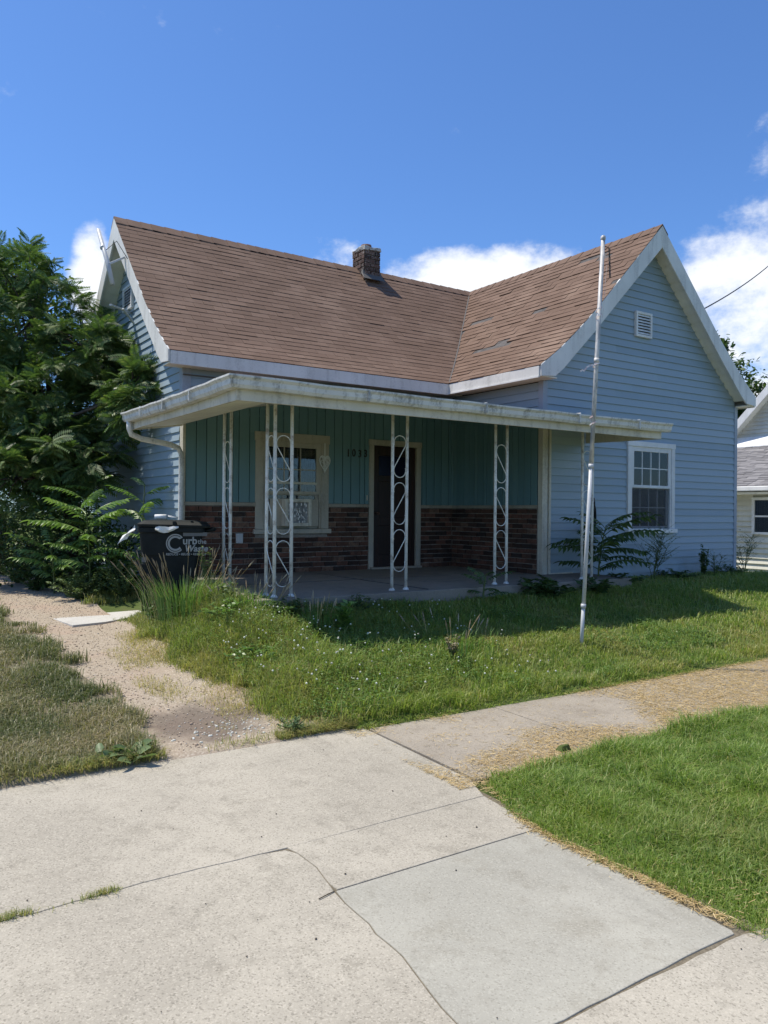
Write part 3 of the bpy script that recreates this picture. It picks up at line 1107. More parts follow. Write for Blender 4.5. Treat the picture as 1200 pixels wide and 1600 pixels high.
num = MB().box(6.27, 6.66, YM - .013, YM - .0125, 2.49, 2.491).build('house_number', 'panel_teal', house)
for ch, x in zip('1033', (6.285, 6.385, 6.495, 6.60)):
    text_mesh('digit', ch, .165, .004, 'black_metal', num, Matrix.Translation((x, YM - .044, 2.475 + random.uniform(-.006, .006))) @ Matrix.Rotation(R(90), 4, 'X') @ Matrix.Diagonal((.8, 1, 1, 1)), .002)
MB().box(4.475, 4.575, YM - .062, YM - .02, 1.16, 1.30).box(4.49, 4.56, YM - .068, YM - .06, 1.175, 1.285).build('outlet_cover', 'galvanised', house, bevel=.006)
MB().box(6.655, 6.675, YM - .052, YM - .03, 1.80, 1.88).build('doorbell', 'old_white', house, bevel=.003)

# gable vents
def vent(axis, u0, u1, z0, z1, pos, parent):
    mb = MB()

    def bx(a0, a1, o0, o1, c0, c1):
        if axis == 'Y':
            mb.box(a0, a1, pos - o1, pos - o0, c0, c1)
        else:
            mb.box(pos - o1, pos - o0, a0, a1, c0, c1)
    f = .04
    bx(u0, u0 + f, 0, .05, z0, z1)
    bx(u1 - f, u1, 0, .05, z0, z1)
    bx(u0 + f, u1 - f, 0, .05, z0, z0 + f)
    bx(u0 + f, u1 - f, 0, .05, z1 - f, z1)
    v = mb.build('gable_vent', 'white_trim', parent, bevel=.004)
    mb = MB()
    bx(u0 + f, u1 - f, .0, .022, z0 + f, z1 - f)
    mb.build('backing', 'dark_room', v)
    n = 7
    for k in range(n):
        za = z0 + f + (z1 - z0 - 2 * f) * (k + .15) / n
        mb = MB()
        if axis == 'Y':
            mb.hexa([(u0 + f, pos - .048, za), (u1 - f, pos - .048, za), (u1 - f, pos - .024, za + .03), (u0 + f, pos - .024, za + .03),
                     (u0 + f, pos - .048, za + .008), (u1 - f, pos - .048, za + .008), (u1 - f, pos - .024, za + .038), (u0 + f, pos - .024, za + .038)])
        else:
            mb.hexa([(pos - .048, u0 + f, za), (pos - .048, u1 - f, za), (pos - .024, u1 - f, za + .03), (pos - .024, u0 + f, za + .03),
                     (pos - .048, u0 + f, za + .008), (pos - .048, u1 - f, za + .008), (pos - .024, u1 - f, za + .038), (pos - .024, u0 + f, za + .038)])
        mb.build('slat', 'white_trim', v)


vent('Y', 10.43, 10.83, 4.49, 4.90, YW - .01, house)
vent('X', 12.72, 13.22, 4.86, 5.26, XL - .01, house)

# ---- roof decks
def deck(axis, mid, a0, a1, th=.05):
    prof = [(-t, z) for t, z in PROF[::-1]] + [(t, z) for t, z in PROF[1:]]
    mb = MB()
    for (t0, z0), (t1, z1) in zip(prof[:-1], prof[1:]):
        if axis == 'Y':
            q = [(mid + t0, a0, z0 - th), (mid + t1, a0, z1 - th), (mid + t1, a1, z1 - th), (mid + t0, a1, z0 - th)]
        else:
            q = [(a0, mid + t0, z0 - th), (a0, mid + t1, z1 - th), (a1, mid + t1, z1 - th), (a1, mid + t0, z0 - th)]
        mb.hexa(q + [(x, y, z + th) for x, y, z in q])
    return mb


roof = deck('X', YRG, XE + .03, XRG).build('roof', 'roof_felt', house)
wing_roof = deck('Y', XRG, YG + .03, 16.0).build('roof', 'roof_felt', house)

ARC = [0.0]
for (t0, z0), (t1, z1) in zip(PROF[:-1], PROF[1:]):
    ARC.append(ARC[-1] + math.hypot(t1 - t0, z1 - z0))
ROW = 0.127
TAB = 0.305


def shingles(axis, parent, sink):
    """rows of tabs from eave to ridge; sink collects (distance, eight corners, matrix or None)"""
    rows = int(ARC[-1] / ROW)
    for r in range(rows + 1):
        s0 = ARC[-1] + .02 - r * ROW          # lower edge, measured from the ridge
        s1 = max(s0 - ROW - .02, 0.0)
        if s0 - .03 < 0:
            continue
        t0, z0 = float(np.interp(s0, ARC, PT)), float(np.interp(s0, ARC, PZ))
        if s0 > ARC[-1]:
            e = s0 - ARC[-1]
            t0 += e * .81
            z0 -= e * .59
        t1, z1 = float(np.interp(s1, ARC, PT)), float(np.interp(s1, ARC, PZ))
        off = (r % 2) * TAB / 2 + random.uniform(-.02, .02)
        lo = (XE + .0 if axis == 'X' else YG + .0)
        u = lo - TAB + off
        while True:
            u0, u1 = max(u, lo), u + TAB - .0045
            # where this row runs into the valley
            if axis == 'X':
                v0 = XEW + (2.69 - t0) * (XRG - XEW) / 2.69
                v1 = XEW + (2.69 - t1) * (XRG - XEW) / 2.69
            else:
                v0 = YE + (2.69 - t0) * (YRG - YE) / 2.69
                v1 = YE + (2.69 - t1) * (YRG - YE) / 2.69
            if u0 > max(v0, v1) - .01:
                break
            b0, b1, c0, c1 = u0, min(u1, v0), u0, min(u1, v1)
            u += TAB
            if u1 - u0 < .03:
                continue
            if axis == 'Y' and r > 6 and (random.random() < .006 or mnoise.noise(Vector((u * .85, r * .55, 4.2))) > .52):
                continue                                           # tabs the wind has taken
            lift = (.0100 if axis == 'X' else .0095) + abs(random.gauss(0, .0012)) + (abs(random.gauss(0, .0045)) if axis == 'Y' else 0)
            skew = random.gauss(0, .002)
            nx_, nz_ = (z0 - z1), (t0 - t1)
            ln = math.hypot(nx_, nz_) or 1
            nt, nzz = -nx_ / ln, nz_ / ln                           # outward normal in (t, z)

            def P(uu, t, z, o):
                t, z = t + nt * o, z + nzz * o
                return (uu, YRG - t, z) if axis == 'X' else (XRG - t, uu, z)
            b1, c1 = max(b1, b0 + .004), max(c1, c0 + .004)
            l2 = lift + random.gauss(0, .0012 if axis == 'X' else .004)
            V = [P(b0, t0, z0, .002), P(b1, t0, z0, .002), P(c1, t1, z1, .0), P(c0, t1, z1, .0),
                 P(b0, t0 + skew, z0, lift), P(b1, t0 + skew, z0, l2), P(c1, t1, z1, .004), P(c0, t1, z1, .004)]
            full = (u1 - u0 > TAB - .02) and b1 == u1 and c1 == u1
            sink.append((Vector(V[0]).length, V, full, parent))


tabs = []
shingles('X', roof, tabs)
shingles('Y', wing_roof, tabs)
tabs.sort(key=lambda q: q[0])
singles = [q for q in tabs if q[2]][:280]
ids = {id(q) for q in singles}
for q in singles:
    MB().hexa(q[1]).build('shingle', 'shingle_brown', q[3])
for par in (roof, wing_roof):
    mb = MB()
    for q in tabs:
        if q[3] is par and id(q) not in ids:
            mb.hexa(q[1])
    mb.build('shingle', 'shingle_brown', par, kind='stuff')
# ridge caps, valley metal
mb = MB()
x = XE
while x < XRG + .1:
    for s in (1, -1):
        mb.hexa([(x, YRG, 6.275), (x + .30, YRG, 6.275), (x + .30, YRG - s * .14, 6.135), (x, YRG - s * .14, 6.135),
                 (x, YRG, 6.300), (x + .30, YRG, 6.288), (x + .30, YRG - s * .14, 6.148), (x, YRG - s * .14, 6.160)])
    x += .15 + random.uniform(0, .14)
mb.build('ridge_cap', 'shingle_brown', roof, kind='stuff')
mb = MB()
y = YG
while y < 15.5:
    for s in (1, -1):
        mb.hexa([(XRG, y, 6.275), (XRG, y + .30, 6.275), (XRG - s * .14, y + .30, 6.135), (XRG - s * .14, y, 6.135),
                 (XRG, y, 6.300), (XRG, y + .30, 6.288), (XRG - s * .14, y + .30, 6.148), (XRG - s * .14, y, 6.160)])
    y += .15 + random.uniform(0, .14)
mb.build('ridge_cap', 'shingle_brown', wing_roof, kind='stuff')
mb = MB()
seg = [(XEW + .02, YE + .02, 3.742 + .005)]
for t in (2.3, 1.95, 1.6, 1.0, 0.0):
    seg.append((XRG - t * (XRG - XEW) / 2.69, YRG - t * (YRG - YE) / 2.69, zroof(t) + .012))
mb.tube(seg, .016, 6)
mb.build('valley_strip', 'lead_flashing', roof)

# ---- barge boards, fascias, soffits
LOW = [(0.0, 5.92), (1.0, 4.93), (1.6, 4.33), (1.95, 4.00), (2.22, 3.74), (2.40, 3.60), (2.69, 3.575)]


def barge(axis, mid, pos, sgn, parent, thick):
    top = [(t, z + .004) for t, z in PROF]
    pts = [(sgn * t, z) for t, z in top] + [(sgn * t, z) for t, z in LOW[::-1]]
    mb = MB()
    if axis == 'Y':
        mb.extrude([(mid + t, pos, z) for t, z in pts], (0, thick, 0))
    else:
        mb.extrude([(pos, mid + t, z) for t, z in pts], (thick, 0, 0))
    return mb.build('barge_board', 'white_paint', parent, bevel=.004)


for s in (1, -1):
    barge('Y', XRG, YG, s, wing_roof, .028)
    barge('X', YRG, XE, s, roof, .028)


def rake_soffit(axis, mid, a0, a1, sgn, parent, zoff=.215):
    """short boards across the overhang, one after the other down the slope"""
    n = 22
    for k in range(n):
        s0, s1 = ARC[-1] * .985 * k / n + .10, ARC[-1] * .985 * (k + 1) / n - .006 + .10
        t0, z0 = float(np.interp(s0, ARC, PT)), float(np.interp(s0, ARC, PZ))
        t1, z1 = float(np.interp(s1, ARC, PT)), float(np.interp(s1, ARC, PZ))
        if t0 > 2.43:
            break
        t1 = min(t1, 2.45)
        q = [(t0, z0 - zoff), (t1, z1 - zoff - .026), (t1, z1 - zoff + .004), (t0, z0 - zoff + .012)]
        if axis == 'Y':
            mb = MB().extrude([(mid + sgn * t, a0, z) for t, z in q], (0, a1 - a0, 0))
        else:
            mb = MB().extrude([(a0, mid + sgn * t, z) for t, z in q], (a1 - a0, 0, 0))
        mb.build('soffit_panel', 'cream_soffit', parent)


for s in (1, -1):
    rake_soffit('Y', XRG, YG + .03, YW - .004, s, wing_roof)
    rake_soffit('X', YRG, XE + .03, XL - .004, s, roof)

MB().box(XE + .03, XEW + .0, YE - .018, YE + .012, 3.545, 3.722).build('fascia', 'white_paint', roof, bevel=.004)
MB().box(XEW - .018, XEW + .012, YG + .03, YE - .02, 3.56, 3.722).build('fascia', 'white_paint', wing_roof, bevel=.004)
MB().box(XEW - .030, XEW - .018, YG + .03, YE - .02, 3.555, 3.578).build('drip_edge', 'white_trim', wing_roof)
MB().box(XER - .012, XER + .018, YG + .03, 15.5, 3.56, 3.722).build('fascia', 'white_paint', wing_roof, bevel=.004)
MB().box(XE + .03, XEW + .3, YE + .013, YM + .03, 3.56, 3.575).build('soffit', 'cream_soffit', roof)
MB().box(XEW + .013, XI + .03, YG + .03, YE + .01, 3.575, 3.59).build('soffit', 'cream_soffit', wing_roof)
MB().box(XR - .02, XER - .013, YG + .03, 15.5, 3.575, 3.59).build('soffit', 'cream_soffit', wing_roof)
# gutter with downspout at the wing's far eave
mb = MB()
mb.tube([(XER + .08, 8.25, 3.66), (XER + .08, 15.3, 3.63)], .065, 8)
gt = mb.build('gutter', 'gutter_white', wing_roof, True)
MB().tube([(XER + .07, 8.6, 3.6), (XER + .05, 8.6, 3.42), (XR + .07, 8.62, 3.25), (XR + .06, 8.62, .5)], .04, 8).build('downspout', 'gutter_white', house, True)

# ---- chimney
CX0, CX1, CY0, CY1, CZ0, CZ1 = 7.96, 8.29, 12.56, 12.98, 5.6, 6.63
chim = MB().box(CX0 + .012, CX1 - .012, CY0 + .012, CY1 - .012, CZ0, CZ1 - .02).build('chimney', 'mortar_pale', house)
z = 5.72
row = 0
while z < CZ1 - .06:
    for axis in ('Y', 'X', 'R'):
        lo, hi = (CX0, CX1) if axis == 'Y' else (CY0, CY1)
        u = lo - (.11 if row % 2 else 0)
        while u < hi - .01:
            a, b = max(u, lo), min(u + .215, hi)
            if b - a > .03:
                j = random.uniform(-.006, .006)
                if axis == 'Y':
                    bricks.append((0 if a < 0 else 5, ((a + b) / 2, CY0 + j, z + .036), b - a - .014, 'Y', chim, .062))
                else:
                    xx = CX0 if axis == 'X' else CX1
                    bricks.append((5 if axis == 'X' else 99, (xx + j, (a + b) / 2, z + .036), b - a - .014, 'X', chim, .062))
            u += .222
    z += .0765
    row += 1
cap = MB().extrude([(x, y, CZ1 - .055) for x, y in wob([(CX0 - .02, CY0 - .02), (CX1 + .02, CY0 - .02), (CX1 + .02, CY1 + .02), (CX0 - .02, CY1 + .02), (CX0 - .02, CY0 - .015)], .012, .08, 51)[:-1]], (0, 0, .075))
cap.v = [(x + random.uniform(-.008, .008), y + random.uniform(-.008, .008), z + random.uniform(-.018, .012)) for x, y, z in cap.v]
cap.build('chimney_cap', 'mortar_pale', chim, bevel=.008)
MB().tube([(8.12, 12.77, CZ1 + .02), (8.12, 12.77, CZ1 + .10)], [.11, .10], 12).build('flue', 'rust', chim, True)
MB().hexa([(CX0 - .07, CY0 - .10, 6.00), (CX1 + .07, CY0 - .10, 6.00), (CX1 + .07, CY0 + .03, 6.13), (CX0 - .07, CY0 + .03, 6.13),
           (CX0 - .05, CY0 - .02, 6.10), (CX1 + .05, CY0 - .02, 6.10), (CX1 + .03, CY0 + .03, 6.22), (CX0 - .03, CY0 + .03, 6.22)]).build('flashing', 'lead_flashing', chim)

# ---- bricks: the ones that show largest singly, the others joined
bmesh_variants = []
for k in range(5):
    rr = random.Random(k)
    mb = MB()
    j = lambda: rr.uniform(-.5, .5) * .10
    vs = []
    for sz in (-.5, .5):
        for sx, sy in ((-.5, -.5), (.5, -.5), (.5, .5), (-.5, .5)):
            vs.append((sx + j() * .25, sy + j() * .5, sz + j()))
    mb.hexa(vs)
    bmesh_variants.append((mb.mesh('brick', 'brick'), mb.mesh('brick', 'chimney_brick'), vs))
bricks.sort(key=lambda q: q[0])
rest = {}
for n_, (dist, c, ln, axis, par, bh) in enumerate(bricks):
    k = random.randrange(5)
    mw = Matrix.Translation(Vector(c) + Vector((0, random.uniform(-.003, .003), 0))) @ Matrix.Rotation(R(random.gauss(0, .5)), 4, 'Y' if axis == 'Y' else 'X')
    if axis == 'X':
        mw = mw @ Matrix.Rotation(R(90), 4, 'Z')
    mw = mw @ Matrix.Diagonal((ln, .034, bh, 1))
    if n_ < 295:
        copy_of(bmesh_variants[k][1 if par is chim else 0], 'brick', par, mw)
    else:
        mb = rest.setdefault(par.name, (par, MB()))[1]
        mb.hexa([mw @ Vector(p) for p in bmesh_variants[k][2]])
for par, mb in rest.values():
    mb.build('brick', 'chimney_brick' if par is chim else 'brick', par, kind='stuff')

# ---- porch: floor, roof, posts
pf = MB()
front = wob([(3.42, 7.36), (5.0, 7.35), (7.0, 7.37), (9.22, 7.36)], .012, .16, 21)
pf.extrude([(x, y, FLOOR - .17 - .012) for x, y in front] + [(9.22, YW + .02, FLOOR - .17), (XI + .03, YW + .02, FLOOR - .17), (XI + .03, YM + .02, FLOOR - .17), (3.42, YM + .02, FLOOR - .17)], (0, 0, .17))
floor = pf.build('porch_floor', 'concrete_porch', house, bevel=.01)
MB().extrude([(x + .03 * (1 if x < 5 else 0), y + .05, .1) for x, y in front] + [(9.15, YW + .02, .1), (3.47, YW + .02, .1)], (0, 0, FLOOR - .29)).box(3.47, 3.7, YW + .03, YM, .1, FLOOR - .19).build('porch_footing', 'concrete_porch', floor)
# a crack across the floor, a sunken strip by the wall
MB().box(3.45, 8.3, 8.93, 8.942, FLOOR - .006, FLOOR + .001).box(5.6, 5.612, 7.4, 10.3, FLOOR - .006, FLOOR + .001).build('joint', 'roof_felt', floor)

PX0, PX1, PY0 = 2.99, 9.32, 6.96           # fascia faces
EZ = 2.86
SL = .17
pr = MB()
xr0, yr0 = PX0 - .05, PY0 - .05


def zp(x, y):
    return EZ + SL * min(x - xr0, y - yr0)


tops = [[(xr0, yr0), (xr0 + (YM - yr0), YM), (xr0, YM)],
        [(xr0, yr0), (PX1 + .04, yr0), (PX1 + .04, YW - .03), (XI - .03, YW - .03), (XI - .03, YM), (xr0 + YM - yr0, YM)]]
for poly in tops:
    pr.extrude([(x, y, zp(x, y) - .03) for x, y in poly], (0, 0, .03))
porch = pr.build('porch_roof', 'roof_felt', house)
# shingles on the low slopes
mb = MB()
y = yr0 - .02
row = 0
while y < YM - .15:
    x = xr0 + (y - yr0) - (row % 2) * .15 - .1
    lim = PX1 + .04 if y < YW - .12 else XI - .04
    while x < lim:
        a, b = max(x, xr0 + (y - yr0)), min(x + .297, lim)
        if b - a > .03:
            l = .012 + abs(random.gauss(0, .006))
            y1 = y + .16
            z0, z1 = EZ + SL * (y - yr0), EZ + SL * (y1 - yr0)
            mb.hexa([(a, y, z0), (b, y, z0), (b, y1, z1), (a, y1, z1), (a, y, z0 + l), (b, y, z0 + l + random.gauss(0, .004)), (b, y1, z1 + .004), (a, y1, z1 + .004)])
        x += .304
    y += .135
    row += 1
x = xr0 - .02
while x < xr0 + 3.2:
    y = yr0 + (x - xr0)
    while y < YM - .02:
        a, b = y, min(y + .297, YM - .02)
        l = .012 + abs(random.gauss(0, .005))
        x1 = x + .16
        if not (x1 > XL - .02 and False):
            z0, z1 = EZ + SL * (x - xr0), EZ + SL * (x1 - xr0)
            if x < XL - .15 or b < YM - .03:
                mb.hexa([(x, a, z0), (x1, a, z1), (x1, b, z1), (x, b, z0), (x, a, z0 + l), (x1, a, z1 + .004), (x1, b, z1 + .004), (x, b, z0 + l)])
        y += .304
    x += .135
mb.build('shingle', 'shingle_brown', porch, kind='stuff')
MB().tube([(xr0 - .01, yr0 - .01, EZ + .022), (xr0 + 1.6, yr0 + 1.6, EZ + 1.6 * SL + .03), (xr0 + 3.4, yr0 + 3.4, EZ + 3.4 * SL + .03)], .035, 6).build('hip_cap', 'shingle_brown', porch)
MB().box(XL - .02, XI - .02, YM - .06, YM - .03, zp(9, YM) - .0, zp(9, YM) + .012).build('flashing', 'lead_flashing', porch)
# fascia boards
FZ0, FZ1 = 2.665, 2.825
MB().box(PX0, PX1, PY0, PY0 + .03, FZ0, FZ1).build('fascia', 'old_white', porch, bevel=.004)
MB().box(PX0, PX0 + .03, PY0 + .032, YM - .02, FZ0, FZ1).build('fascia', 'old_white', porch, bevel=.004)
MB().extrude([(PX1 - .03, PY0 + .032, FZ0), (PX1 - .03, YW - .03, FZ0 + .03), (PX1 - .03, YW - .03, FZ1 + .2), (PX1 - .03, PY0 + .032, FZ1 + .01)], (.03, 0, 0)).build('fascia', 'old_white', porch, bevel=.004)
MB().extrude([(PX0 + .032, YM - .05, FZ0), (XL - .02, YM - .05, FZ0 + .10), (XL - .02, YM - .05, FZ1 + .12), (PX0 + .032, YM - .05, FZ1 + .02)], (0, .03, 0)).build('fascia', 'old_white', porch, bevel=.004)
# soffit boards under the overhang and ceiling, rising gently to the house
SS = .15


def zs(x, y):
    return FZ0 + .015 + SS * min(x - PX0, y - PY0)


OV = .66                                     # depth of the boxed overhang
for k in range(5):
    y, y1 = PY0 + .034 + OV * k / 5, PY0 + .034 + OV * (k + 1) / 5 - .004
    lim = PX1 - .034
    q = [(PX0 + (y - PY0) + .002, y, zs(9, y)), (lim, y, zs(9, y)), (lim, y1, zs(9, y1)), (PX0 + (y1 - PY0) + .002, y1, zs(9, y1))]
    MB().hexa(q + [(x, yy, z + .012) for x, yy, z in q]).build('soffit_board', 'cream_soffit', porch)
    x, x1 = PX0 + .034 + OV * k / 5, PX0 + .034 + OV * (k + 1) / 5 - .004
    q = [(x, PY0 + (x - PX0), zs(x, 99)), (x1, PY0 + (x1 - PX0), zs(x1, 99)), (x1, YM - .055, zs(x1, 99)), (x, YM - .055, zs(x, 99))]
    MB().hexa(q + [(xx, yy, z + .012) for xx, yy, z in q]).build('soffit_board', 'cream_soffit', porch)
# ceiling boards close under the roof
cx, cy = PX0 + .034 + OV, PY0 + .034 + OV


def zc(x, y):
    return zp(x, y) - .062


y = cy
while y < YM - .03:
    y1 = min(y + .145, YM - .02)
    lim = PX1 - .034 if y1 < YW - .03 else XI - .05
    q = [(xr0 + y - yr0, y, zc(9, y)), (lim, y, zc(9, y)), (lim, y1 - .005, zc(9, y1)), (xr0 + y1 - yr0, y1 - .005, zc(9, y1))]
    MB().hexa(q + [(x, yy, z + .012) for x, yy, z in q]).build('ceiling_board', 'cream_soffit', porch)
    y = y1
x = cx
while x < xr0 + YM - yr0 - .05:
    x1 = x + .145
    q = [(x, yr0 + x - xr0, zc(x, 99)), (x1 - .005, yr0 + x1 - xr0, zc(x1, 99)), (x1 - .005, YM - .03, zc(x1, 99)), (x, YM - .03, zc(x, 99))]
    MB().hexa(q + [(xx, yy, z + .012) for xx, yy, z in q]).build('ceiling_board', 'cream_soffit', porch)
    x = x1
# header under the ceiling at the post line
# gutter: K-shaped trough along front and left end
GP = [(0, 0), (.075, 0), (.095, .03), (.10, .075), (.125, .10), (.125, .118), (.108, .118), (.092, .086), (.082, .035), (.068, .012), (.012, .012), (.012, .118), (0, .118)]


def trough(a, b, outv, mitre_a=0, mitre_b=0, sag=0.0):
    a, b, o = Vector(a), Vector(b), Vector(outv)
    d = (b - a).normalized()
    n = 14
    mb = MB()
    rings = []
    for i in range(n + 1):
        p = a.lerp(b, i / n) + Vector((0, 0, -sag * math.sin(math.pi * i / n) + .004 * math.sin(i * 2.3)))
        ring = []
        for q, z in GP:
            e = (-mitre_a * q if i == 0 else 0) + (mitre_b * q if i == n else 0)
            ring.append(p + o * q + d * e + Vector((0, 0, z)))
        rings.append(ring)
    m_ = len(GP)
    mb.v = [tuple(p) for r_ in rings for p in r_]
    for i in range(n):
        for k_ in range(m_):
            mb.f.append((i * m_ + k_, i * m_ + (k_ + 1) % m_, (i + 1) * m_ + (k_ + 1) % m_, (i + 1) * m_ + k_))
    mb.f.append(tuple(range(m_)))
    mb.f.append(tuple(n * m_ + k_ for k_ in range(m_ - 1, -1, -1)))
    return mb


gf = trough((PX0 - .002, PY0 - .004, EZ - .088), (PX1 + .09, PY0 - .004, EZ - .100), (0, -1, 0), 1, 0, .012).build('gutter', 'gutter_white', porch)
gs = trough((PX0 - .004, PY0 - .002, EZ - .088), (PX0 - .004, YM - .03, EZ - .100), (-1, 0, 0), 1, 0, .015).build('gutter', 'gutter_white', porch)
for xx in (4.4, 6.0, 7.55, 8.7):
    MB().box(xx - .009, xx + .009, PY0 - .131, PY0 - .01, EZ - .100, EZ + .024).build('seam', 'gutter_white', gf, bevel=.003)
for yy in (7.9, 8.75, 9.6):
    MB().box(PX0 - .131, PX0 - .01, yy - .009, yy + .009, EZ - .106, EZ + .018).build('seam', 'gutter_white', gs, bevel=.003)
ds = MB()
ds.tube([(PX0 - .05, YM - .16, EZ - .09), (PX0 - .05, YM - .16, EZ - .19), (PX0 - .02, YM - .14, EZ - .26), (PX0 + .12, YM - .12, EZ - .31), (XL - .22, YM - .10, EZ - .36), (XL - .09, YM - .085, EZ - .40), (XL - .05, YM - .08, EZ - .48), (XL - .045, YM - .08, EZ - .62), (XL - .05, YM - .075, 1.35), (XL - .045, YM - .075, .55)], .037, 8)
ds.build('downspout', 'gutter_white', house, True)

# posts: pairs of tubes with wrought S-scrolls between them
def scroll_pts(w, h, flip):
    """one S: a hooked loop at the top, a straight slant, a hooked loop at the bottom"""
    r_ = w / 2
    pts = []
    for k in range(0, 15):                      # upper loop, from the hook end over the top
        a = R(200 - k * (235 / 14.0)) if not flip else R(-20 + k * (235 / 14.0))
        pts.append((r_ * math.cos(a), h / 2 - r_ + r_ * math.sin(a)))
    low = [(-x, -z) for x, z in pts][::-1]
    return pts + low


SCROLL = {}


def post_panel(p, q, z0, z1, parent, flip, zs_list):
    p, q = Vector(p), Vector(q)
    w = (q - p).length - .03
    key = (round(w, 3), flip)
    if key not in SCROLL:
        mb = MB()
        mb.tube([(x, 0, z) for x, z in scroll_pts(w, .49, flip)], .0056, 6)
        SCROLL[key] = mb.mesh('scroll', 'post_white', True)
    d = (q - p).normalized()
    ang = math.atan2(d.y, d.x)
    for zc in zs_list:
        c = (p + q) / 2
        copy_of(SCROLL[key], 'scroll', parent, Matrix.Translation((c.x, c.y, zc)) @ Matrix.Rotation(ang, 4, 'Z'))


def tube_post(x, y, z0, z1, parent):
    lean = random.uniform(-.006, .012)
    pole = MB().tube([(x, y, z0), (x + lean, y, z1)], .019, 10).build('pole', 'post_white', parent, True)
    MB().tube([(x, y, z0 - .002), (x, y, z0 + .006), (x, y, z0 + .03)], [.042, .038, .02], 10).build('foot', 'post_white', parent, True)
    return pole


YP = 7.563
W = .20
for cx in (5.30, 6.89, 8.50):
    ZT = zs(9, YP) + .07
    z0 = FLOOR - .012
    post = MB().box(cx - W / 2 - .05, cx + W / 2 + .05, YP - .03, YP + .03, ZT - .016, ZT + .0).build('porch_post', 'post_white', house)
    tube_post(cx - W / 2, YP, z0, ZT, post)
    tube_post(cx + W / 2, YP, z0, ZT, post)
    post_panel((cx - W / 2, YP, 0), (cx + W / 2, YP, 0), z0, ZT, post, cx > 6, (1.17, 1.72, 2.27) if cx < 6 else (1.15, 1.70, 2.25))
XP = 3.69
ZT = zs(XP, 99) + .07
post = MB().box(XP - .05, XP + W + .05, YP - .03, YP + .03, ZT - .006, ZT).build('porch_post', 'post_white', house)
tube_post(XP, YP, FLOOR - .012, ZT, post)
tube_post(XP + W, YP, FLOOR - .012, ZT, post)
tube_post(XP, YP + W, FLOOR - .012, ZT, post)
post_panel((XP, YP, 0), (XP + W, YP, 0), 0, 0, post, True, (1.06, 1.62, 2.18))
post_panel((XP, YP, 0), (XP, YP + W, 0), 0, 0, post, False, (1.06, 1.62, 2.18))
post = MB().box(XP - .03, XP + .03, 8.70, 8.99, ZT - .006, ZT).build('porch_post', 'post_white', house)
tube_post(XP, 8.75, FLOOR, ZT, post)
tube_post(XP, 8.75 + W, FLOOR, ZT, post)
post_panel((XP, 8.75, 0), (XP, 8.75 + W, 0), 0, 0, post, False, (1.10, 1.65, 2.20))
# ------------------------------------------------------------------ things on and about the house
def build_flagpole():
    t = thing('flagpole', 'tall bare leaning flagpole of worn white-painted pipe standing in the lawn', 'flagpole', (6.39, 5.75, 0))
    a, b = Vector((0, 0, .20)), Vector((.29, 0.0, 4.57))

    def at(q):
        return a.lerp(b, q)
    # three lengths of pipe, each a little narrower
    for q0, q1, r0, mat in ((0, .10, .020, 'galvanised'), (.098, .44, .0215, 'galvanised'), (.437, 1.0, .0235, 'pole_paint')):
        MB().tube([at(q0), at((q0 + q1) / 2) + Vector((.004, .004, 0)), at(q1)], [r0, r0, r0 * .97], 14).build('pipe', mat, t, True)
    for q in (.10, .44, .70):
        MB().tube([at(q - .004), at(q + .006)], .028, 14).build('collar', 'galvanised' if q < .5 else 'pole_paint', t, True)
    MB().tube([at(1.0), at(1.0) + Vector((0, 0, .012)), at(1.0) + Vector((.002, 0, .04)), at(1.0) + Vector((.002, 0, .052))], [.024, .029, .026, .010], 14).build('cap', 'pole_paint', t, True)
    # snap hook and a short chain beside the top
    h = MB()
    p = at(.985) + Vector((.03, -.005, 0))
    h.tube([p, p + Vector((.05, 0, .0)), p + Vector((.07, 0, -.01))], .005, 6)
    hook = h.build('bracket', 'rust', t, True)
    for k in range(7):
        c = p + Vector((.07 + .002 * k, 0, -.03 - .045 * k))
        ring = [c + Vector(((math.cos(x) * .011) * (1 if k % 2 else .3), (math.cos(x) * .011) * (.3 if k % 2 else 1), math.sin(x) * .027)) for x in np.linspace(0, 2 * math.pi, 11)]
        MB().tube(ring, .005, 5, False).build('link', 'black_metal', hook, True)

    def band(pts, w, name='ribbon'):
        mb = MB()
        for i in range(len(pts) - 1):
            p0, p1 = Vector(pts[i]), Vector(pts[i + 1])
            u = Vector((0, .2, 1)).normalized() * w / 2
            mb.add([p0 - u, p1 - u, p1 + u, p0 + u], [(0, 1, 2, 3)])
        o = mb.build(name, 'ribbon', t)
        md = o.modifiers.new('solid', 'SOLIDIFY')
        md.thickness = .002
    # strips of torn cloth tied round the pole, one blown out to the left
    for q, turns in ((.80, 2.2), (.535, 1.6), (.68, 1.2)):
        c = at(q)
        band([(c.x + .034 * math.cos(s), c.y + .034 * math.sin(s), c.z + .012 * s) for s in np.linspace(0, turns * 6.28, 16)], .014)
    c = at(.685)
    band([c + Vector((-.03, -.02, 0)), c + Vector((-.08, -.03, .012)), c + Vector((-.13, -.03, -.004)), c + Vector((-.19, -.04, -.03)), c + Vector((-.235, -.04, -.075)), c + Vector((-.27, -.05, -.07)), c + Vector((-.30, -.05, -.085))], .018)
    band([at(.80) + Vector((.03, -.02, 0)), at(.84) + Vector((.045, -.02, 0)), at(.90) + Vector((.06, -.01, 0)), at(.945) + Vector((.075, -.005, 0))], .012)


build_flagpole()


